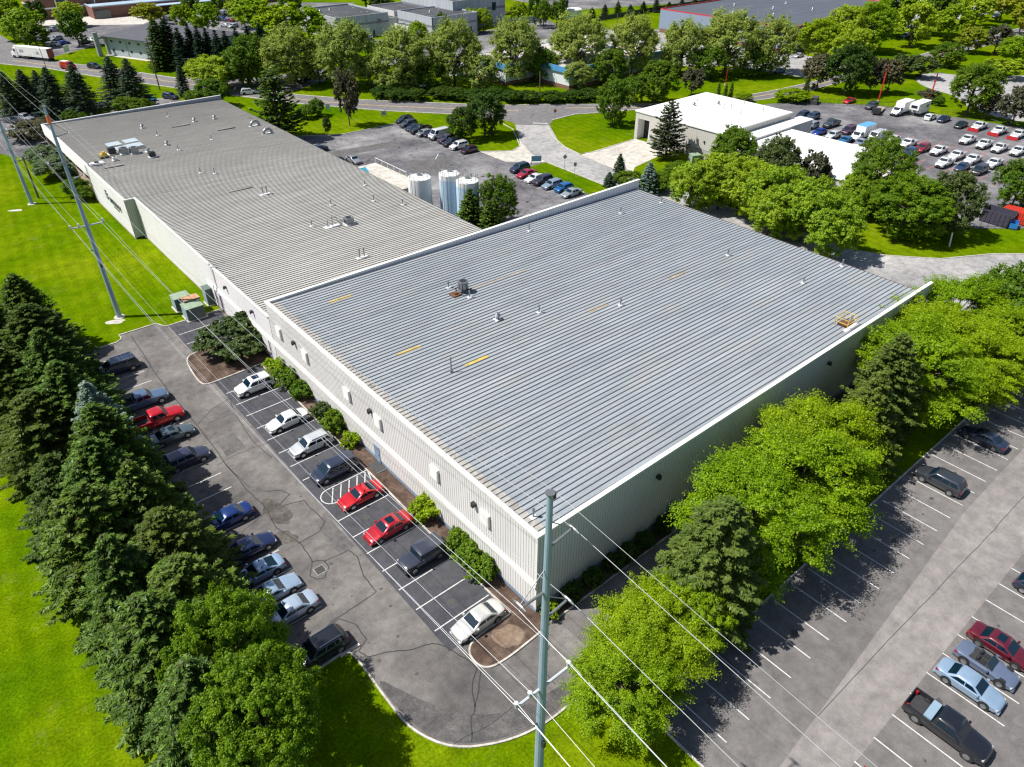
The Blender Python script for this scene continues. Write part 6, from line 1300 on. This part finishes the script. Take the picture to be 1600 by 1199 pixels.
tree(69.6, 94.0, 9.6, 3.6, 'sn', 'dark spruce in front of the tanks', None); tree(71.0, 90.5, 8.2, 3.2, 'sn', 'smaller dark spruce right of the one before the tanks', None)
T(968, 266, 2.5, 6, 2.0, 'sn', 'small blue-green spruce at the edge of the entrance drive', SPG); T(1014, 280, 3, 6.5, 2.6, 'sn', 'blue spruce peeping over the parapet end', SPB); T(952, 280, 1.5, 3, 1.6, 'sn', 'tiny spruce at the parapet end', SPG)
T(432, 172, 7, 16, 7.2, 'pine', 'big dark spreading pine beyond the tan roof', SPR)
GPn = 'blue-grey pines north of the tan roof'
for px, py, H, R, lab in [(14, 148, 11, 4.6, 'pine at the left edge above the small north lot'), (42, 145, 11, 4.4, 'pine between the left edge and the middle group'), (82, 145, 12, 5.0, 'left pine of the middle pair above the north lot'), (122, 143, 12.5, 5.6, 'right pine of the middle pair above the north lot'), (178, 128, 12.5, 5.2, 'left pine of the pair beside the turquoise car'), (206, 132, 12.5, 5.2, 'right pine of the pair beside the turquoise car'), (62, 138, 9, 3.6, 'narrow pine between the left pines')]:
    T(px, py, H * .5, H * 1.03, R * 1.12, 's3' if px % 3 else 's1', lab, SPG, GPn)
T(284, 128, 4, 8.5, 2.6, 'sn', 'small narrow spruce beside the yellow-green tree', SPG)
for px, py, zc, H, R, k, mt, lab in [(332, 118, 4, 8.5, 8.2, 'mid1', L_YG, 'wide yellow-green tree behind the end of the tan roof'), (330, 150, 3, 6.5, 5.2, 'mid2', L_MD, 'green bushy tree in front of the wide yellow-green one'), (302, 152, 2, 4, 2.6, 'mid1', L_MD, 'low green bush beside the dark suv of the north lot'),
 (375, 105, 6, 11, 6.0, 'mid1', L_MD, 'green tree right of the wide yellow-green one'), (395, 92, 7, 12.5, 6, 'mid2', L_MD, 'green tree left of the first plane tree'), (440, 36, 7, 12, 10.5, 'far1', L_BR, 'big bright tree left of the flat-roofed offices'), (400, 25, 7, 12, 9, 'far2', L_BR, 'bright tree behind the evergreens near the school lot'), (480, 38, 6, 11, 8, 'far2', L_BR, 'bright tree touching the flat-roofed office'), (378, 15, 7, 12, 7, 'far1', L_YG, 'yellow-green tree at the school lot edge'),
 (196, 166, 2, 4.5, 3.4, 'mid2', L_MD, 'light green bush at the north end of the tan roof, left one'), (220, 168, 2, 4.5, 3.0, 'mid1', L_MD, 'light green bush at the north end of the tan roof, right one'), (163, 177, 1, 2.4, 1.6, 'mid1', L_MD, 'small bush left of the two light green ones'), (111, 184, 1, 2.8, 2.2, 'mid2', L_MD, 'low bush beside the white crate'), (128, 183, 1, 2.4, 1.6, 'mid1', L_MD, 'small low bush right of the white crate'),
 (52, 205, 2, 4.5, 5.4, 'mid2', L_BN, 'brown-tinged wide bush at the far corner of the tan roof'), (118, 293, 1.5, 3.4, 2.6, 'mid2', L_MD, 'dark green bush by the brick wall, left one'), (133, 303, 1.2, 2.8, 2.2, 'mid1', L_MD, 'green bush by the brick wall, right one')]:
    T(px, py, zc, H, R, k, lab, mt)
for px, py, H, R, lab in [(68, 245, 4.2, 4.0, 'clipped dome bush by the brick wall, upper one'), (88, 262, 4.2, 4.4, 'clipped dome bush by the brick wall, lower one')]: T(px, py, 1.8, H, R, 'mid1', lab, L_GG, 'clipped dome bushes', name='dome_shrub')
GM = 'dark evergreens right of the green hall'
for i, (px, py, H, R) in enumerate([(248, 70, 15, 5.5), (264, 68, 15, 5), (284, 80, 14, 4.2), (300, 76, 15, 3.6), (314, 80, 15, 3.6), (327, 80, 14, 3.6), (342, 84, 14, 3.6), (356, 82, 13, 3.6), (372, 74, 12, 3.6), (390, 70, 12, 4), (408, 66, 12, 4.4), (418, 82, 11, 3.6)]):
    T(px, py, H * .5, H, R, 'sn' if i not in (0, 1) else 's2', 'dark evergreen number %s from the green hall in the dense screen' % ['one', 'two', 'three', 'four', 'five', 'six', 'seven', 'eight', 'nine', 'ten', 'eleven', 'twelve'][i], SPD if i else SPR, GM)
GPL = 'plane trees along the far side of the road'
for i, (px, py, H, R, lab) in enumerate([(452, 85, 14.5, 8.0, 'plane tree, leftmost of the roadside row'), (537, 78, 17, 8.0, 'tall plane tree below the flat-roofed office'), (625, 88, 15.5, 7.2, 'plane tree third from the left in the roadside row'), (708, 80, 17, 7.6, 'plane tree before the right-hand office block'), (806, 72, 17, 7.2, 'plane tree in front of the blue fascia gap'), (903, 68, 17, 7.8, 'broad plane tree to the right of the slim pale pole'), (990, 68, 16, 7.0, 'plane tree above the dark green tree'), (1068, 70, 15, 6.6, 'plane tree below the left corner of the red-edged store'), (1140, 62, 17, 8.4, 'largest plane tree, above the short red lamp post'), (1212, 68, 15, 7.0, 'last plane tree on the right of the roadside row')]):
    T(px, py, H * .6, H + 1.5, R + .1, ['plane1', 'plane2', 'plane3'][i % 3], lab, None, GPL)
for px, py, zc, H, R, k, mt, lab in [(1028, 132, 5, 10, 5.8, 'mid2', L_MD, 'dense dark green tree behind the left end of the garage roof'), (992, 140, 4, 7, 4, 'mid1', L_MD, 'green tree left of the dense dark one behind the garage'), (1082, 130, 3.5, 7, 3.8, 'far1', L_BN, 'brownish small tree behind the garage vents'), (903, 120, 3.5, 7, 4.4, 'mid1', L_PL, 'small pale tree under the broad plane tree'), (690, 100, 5, 9, 4, 'mid2', L_PL, 'smaller plane between the third and fourth of the row'), (640, 122, 3.5, 7, 4.6, 'mid1', L_PL, 'low pale tree at the foot of the third plane'), (610, 128, 3, 6, 4, 'mid2', L_PL, 'low pale tree left of the foot of the third plane')]:
    T(px, py, zc, H, R, k, lab, mt)
for px, py, H, R, k, lab in [(672, 120, 8, 5, 'mid1', 'leafy tree between the third and fourth plane trees, near the road'), (752, 118, 9, 5.5, 'mid2', 'leafy tree left of the blue fascia corner'), (848, 104, 9, 5, 'mid1', 'leafy tree before the gap of the blue fascia'), (952, 108, 9, 5.5, 'mid2', 'leafy tree right of the broad plane tree'), (577, 116, 8, 5, 'mid1', 'leafy tree right of the second plane tree'), (497, 108, 8, 5, 'mid2', 'leafy tree between the first and second plane trees'), (1110, 100, 9, 5, 'mid1', 'leafy tree under the largest plane tree'), (1180, 100, 8, 4.6, 'mid2', 'leafy tree between the last two plane trees')]:
    T(px, py, H * .5, H, R, k, lab, L_PL if 'corner' in lab or 'second' in lab else L_MD, 'understorey trees below the plane trees')
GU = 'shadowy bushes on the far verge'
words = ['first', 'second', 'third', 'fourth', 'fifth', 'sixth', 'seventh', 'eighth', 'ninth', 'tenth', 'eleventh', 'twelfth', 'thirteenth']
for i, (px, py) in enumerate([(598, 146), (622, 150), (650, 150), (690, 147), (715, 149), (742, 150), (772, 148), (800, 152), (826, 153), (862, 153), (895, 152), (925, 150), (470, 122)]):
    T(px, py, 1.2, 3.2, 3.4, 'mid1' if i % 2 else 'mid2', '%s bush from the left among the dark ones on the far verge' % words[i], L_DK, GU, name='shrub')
GA = 'small columnar cypresses'
for px, py, H, R, lab in [(1123, 140, 4.5, 1.0, 'left of the three small cypresses by the short red post'), (1134, 142, 4.5, 1.0, 'middle of the three small cypresses by the short red post'), (1143, 140, 5, 1.0, 'right of the three small cypresses by the short red post'), (1260, 138, 6.5, 1.5, 'dark columnar cypress beside the rounded hedge')]:
    T(px, py, H / 2, H, R, 'sn', lab, SPR if px > 1200 else SPT, GA, name='cypress')
T(1238, 150, 1.4, 3.4, 4.6, 'mid1', 'rounded light green hedge at the corner of the sales lot', L_BR, name='hedge'); T(1162, 152, 1, 2.4, 2.6, 'mid2', 'low green hedge right behind the garage roof', L_BR, name='hedge')
GR_ = 'trees at the top right'
for i, (px, py, H, R, k, mt, lab) in enumerate([(1282, 62, 12, 7, 'mid1', L_BR, 'bright tree below the red-edged store, left one'), (1318, 48, 14, 8, 'mid2', L_YG, 'yellow-green tree at the right end of the store roof'), (1362, 42, 15, 8, 'mid1', L_BR, 'tall bright tree right of the store'), (1330, 78, 12, 6.5, 'mid2', L_YG, 'yellow-green tree below the tall bright one'),
 (1398, 22, 15, 9, 'far1', L_BR, 'bright tree at the top, right of the store'), (1430, 38, 14, 8, 'far2', L_YG, 'tree with a yellowish top over the side road'), (1462, 22, 14, 9, 'far1', L_MD, 'greener tree at the top edge right of the yellowish one'), (1490, 36, 12, 7, 'far2', L_BR, 'bright tree over the verge of the upper road'), (1530, 14, 12, 8, 'far1', L_YG, 'tree at the top with a bare leaning trunk'), (1570, 8, 12, 8, 'far2', L_YL, 'golden tree at the top right corner'), (1600, 30, 10, 6, 'far1', L_YL, 'golden tree cut by the right edge'),
 (1328, 108, 12.5, 6.2, 'mid1', L_DK, 'dark green tree behind the bright red car'), (1282, 112, 9.5, 5.0, 'far2', L_BN, 'grey-brown tree left of the dark green one'), (1366, 118, 9, 4.2, 'far1', L_BN, 'bronze tree left of the left red post'), (1393, 120, 8.5, 3.8, 'far2', L_BN, 'bronze tree right of the left red post'), (1415, 103, 6, 5.6, 'far1', L_OL, 'low spreading olive tree on the grass, left one'), (1443, 105, 6, 5.2, 'far2', L_OL, 'low spreading olive tree on the grass, right one'),
 (1482, 86, 7, 5.4, 'mid2', L_MD, 'green bushy tree beside the loop drive'), (1518, 62, 8, 6, 'far1', L_YL, 'yellowish tree behind the green bushy one'), (1560, 62, 9, 5, 'far2', L_BN, 'half-bare grey tree near the upper road'), (1592, 78, 8, 7, 'mid1', L_BR, 'bright tree at the right edge above the loop drive'), (1570, 108, 5, 7.5, 'far1', L_YG, 'low wide yellow-green tree right of the round dark one'), (1452, 150, 3, 3.4, 'far2', L_BN, 'thin reddish shrub behind the camper'), (1468, 158, 2.4, 1.8, 'far1', L_MD, 'small green shrub right of the camper')]):
    T(px, py, H * .55, H, R, k, lab, mt, GR_)
GF = 'trees round the school'
for i, (px, py, H, R, k, mt, lab) in enumerate([(12, 32, 14, 10, 'far1', L_BR, 'bright tree at the top left corner'), (38, 44, 12, 10, 'far2', L_YG, 'yellow-green tree right of the corner one'), (56, 24, 9, 6.5, 'far1', L_DK, 'dark tree in front of the brick wall'), (108, 24, 9, 8, 'far2', L_YG, 'round yellow-green tree in front of the school steps'), (117, 47, 11, 7.4, 'far1', L_MD, 'green lollipop tree in the parking lot by the school'), (232, 24, 8, 9, 'far2', L_YL, 'golden tree behind the green hall roof'),
 (284, 30, 9, 7, 'far1', L_BR, 'green tree left in the school lot'), (322, 32, 11, 8, 'far2', L_BR, 'bright tree in the middle of the school lot'), (298, 12, 9, 6.5, 'far1', L_MD, 'small green tree close to the school wall'), (341, 10, 8, 5, 'far2', L_MD, 'tiny round tree near the school wall'), (52, 56, 8, 8, 'far1', L_MD, 'green tree in the far left lot'), (454, 6, 12, 8, 'far2', L_MD, 'dark leafy tree at the top edge, right of the school'),
 (580, 3, 10, 7, 'far1', L_OL, 'pale tree at the top edge between the offices, left one'), (600, 4, 10, 7, 'far2', L_OL, 'pale tree at the top edge between the offices, right one'), (652, 52, 7, 4, 'mid1', L_BR, 'bright slim tree before the right office'), (673, 62, 3, 5, 'mid2', L_BR, 'low bright hedge before the right office'), (738, 34, 8, 4, 'mid1', L_BR, 'bright young tree right of the right office, left one'), (755, 34, 8, 4, 'mid2', L_BR, 'bright young tree right of the right office, right one'),
 (690, 42, 8, 4, 'mid2', L_DK, 'dark conifer-like tree at the dark-framed office wall'), (810, 20, 7, 7, 'far1', L_BR, 'round green bush at the top beside the far lawn'), (835, 18, 11, 4.5, 'far2', L_MD, 'first tall sapling right of the round bush'), (850, 24, 10, 4.5, 'far1', L_MD, 'second tall sapling beside the slim pole'), (870, 24, 9, 5, 'far2', L_MD, 'leafy clump left of the far booth'), (880, 10, 10, 3.2, 'far1', L_MD, 'narrow tree at the edge of the far lot'), (579, 75, 6, 3, 'mid1', L_DK, 'dark small tree beside the white suv at the office')]):
    T(px, py, H * .5, H, R, k, lab, mt, GF)
GV = 'young conifers along the far fence'
for i in range(16):
    px = 925 + i * 20; T(px, 22 - i * 1.6 if i < 8 else 11 - (i - 8) * .9, 1.5, 4.2 + (i % 3), 2.6, 'sn', '%s young conifer from the left along the far fence' % (words + ['fourteenth', 'fifteenth', 'sixteenth'])[i], SPG if i % 2 else SPR, GV)
# fences
def fence(name, pts, h, mat, lab, post=2.5):
    r = empty(name, (0, 0, 0), 0, lab, 'fence'); m = MB(); pm = MB()
    for a, b in zip(pts, pts[1:]):
        A_, B_ = Vector(a), Vector(b); d = (B_ - A_).normalized(); nr = Vector((-d.y, d.x)) * .03
        m.prism([(A_ + nr)[:], (B_ + nr)[:], (B_ - nr)[:], (A_ - nr)[:]], .15, h); n = max(1, int((B_ - A_).length / post))
        for k in range(n + 1):
            p = A_ + d * ((B_ - A_).length * k / n); pm.box(p.x - .06, p.x + .06, p.y - .06, p.y + .06, 0, h + .12)
    m.build('panel', mat, r); tag(pm.build('fence_posts', DARKM, r), kind='stuff'); return r
def rail_fence(pts, h, lab):
    r = empty('rail_fence', (0, 0, 0), 0, lab, 'fence'); m = MB(); pm = MB()
    for a, b in zip(pts, pts[1:]):
        for zz in (.5, h - .1): m.tube([(*a, zz), (*b, zz)], .03, 5)
        A_, B_ = Vector(a), Vector(b); n = max(1, int((B_ - A_).length / 1.2)); d = (B_ - A_) / n
        for k in range(n + 1): p = A_ + d * k; pm.tube([(p.x, p.y, 0), (p.x, p.y, h)], .03, 5)
    m.build('rail', DARKM, r); pm.build('post_row', DARKM, r); return r
x, y = at(547, 1017); tag(MB().prism([(x - .9, y - .12), (x + .9, y - .12), (x + .85, y + .12), (x - .85, y + .12)], 0, .14).build('wheel_stop', CONC), 'loose concrete wheel stop on the grass by the kerb corner', 'wheel stop')
x, y = at(590, 731); dm_ = empty('floor_grate', (x + .2, y, .1), 0, 'dark square metal grate in the mulch bed behind the bright red coupe', 'grate'); MB().box(-.8, .8, -.9, .9, 0, .05).build('grate_panel', DG, dm_); MB().box(-.88, .88, -.98, -.9, 0, .08).build('frame', GALV, dm_)
rail_fence([at(1232, 163), at(1345, 166), at(1395, 170)], 1.6, 'dark wire fence at the back of the sales lot below the dark trees')
rail_fence([at(1470, 180), at(1540, 188), at(1600, 203)], 1.6, 'wire fence behind the snow plough trucks')
rail_fence([at(1530, 358), at(1600, 358)], 1.5, 'thin wire fence in front of the dumpster')
fence('dark_fence', [at(935, 34), at(1037, 16), at(1200, -8)], 2.0, DARKM, 'long dark fence behind the young conifers at the top')
fence('grey_fence', [at(735, 48), at(790, 38), at(842, 34)], 2.2, GREYW, 'grey panel fence behind the plane trees')
x, y = at(897, 28); bo = empty('ticket_booth', (x, y, 0), 0, 'small white and blue booth at the edge of the far lot', 'booth')
MB().box(-3, 3, -2, 2, 0, 1.2).build('base', BLUEF, bo); MB().box(-2.9, 2.9, -1.9, 1.9, 1.2, 3.4).build('wall', WHT, bo); MB().cyl((0, 0), 3.5, 3.4, 3.8, 16, 3.0).build('roof', WHT, bo)
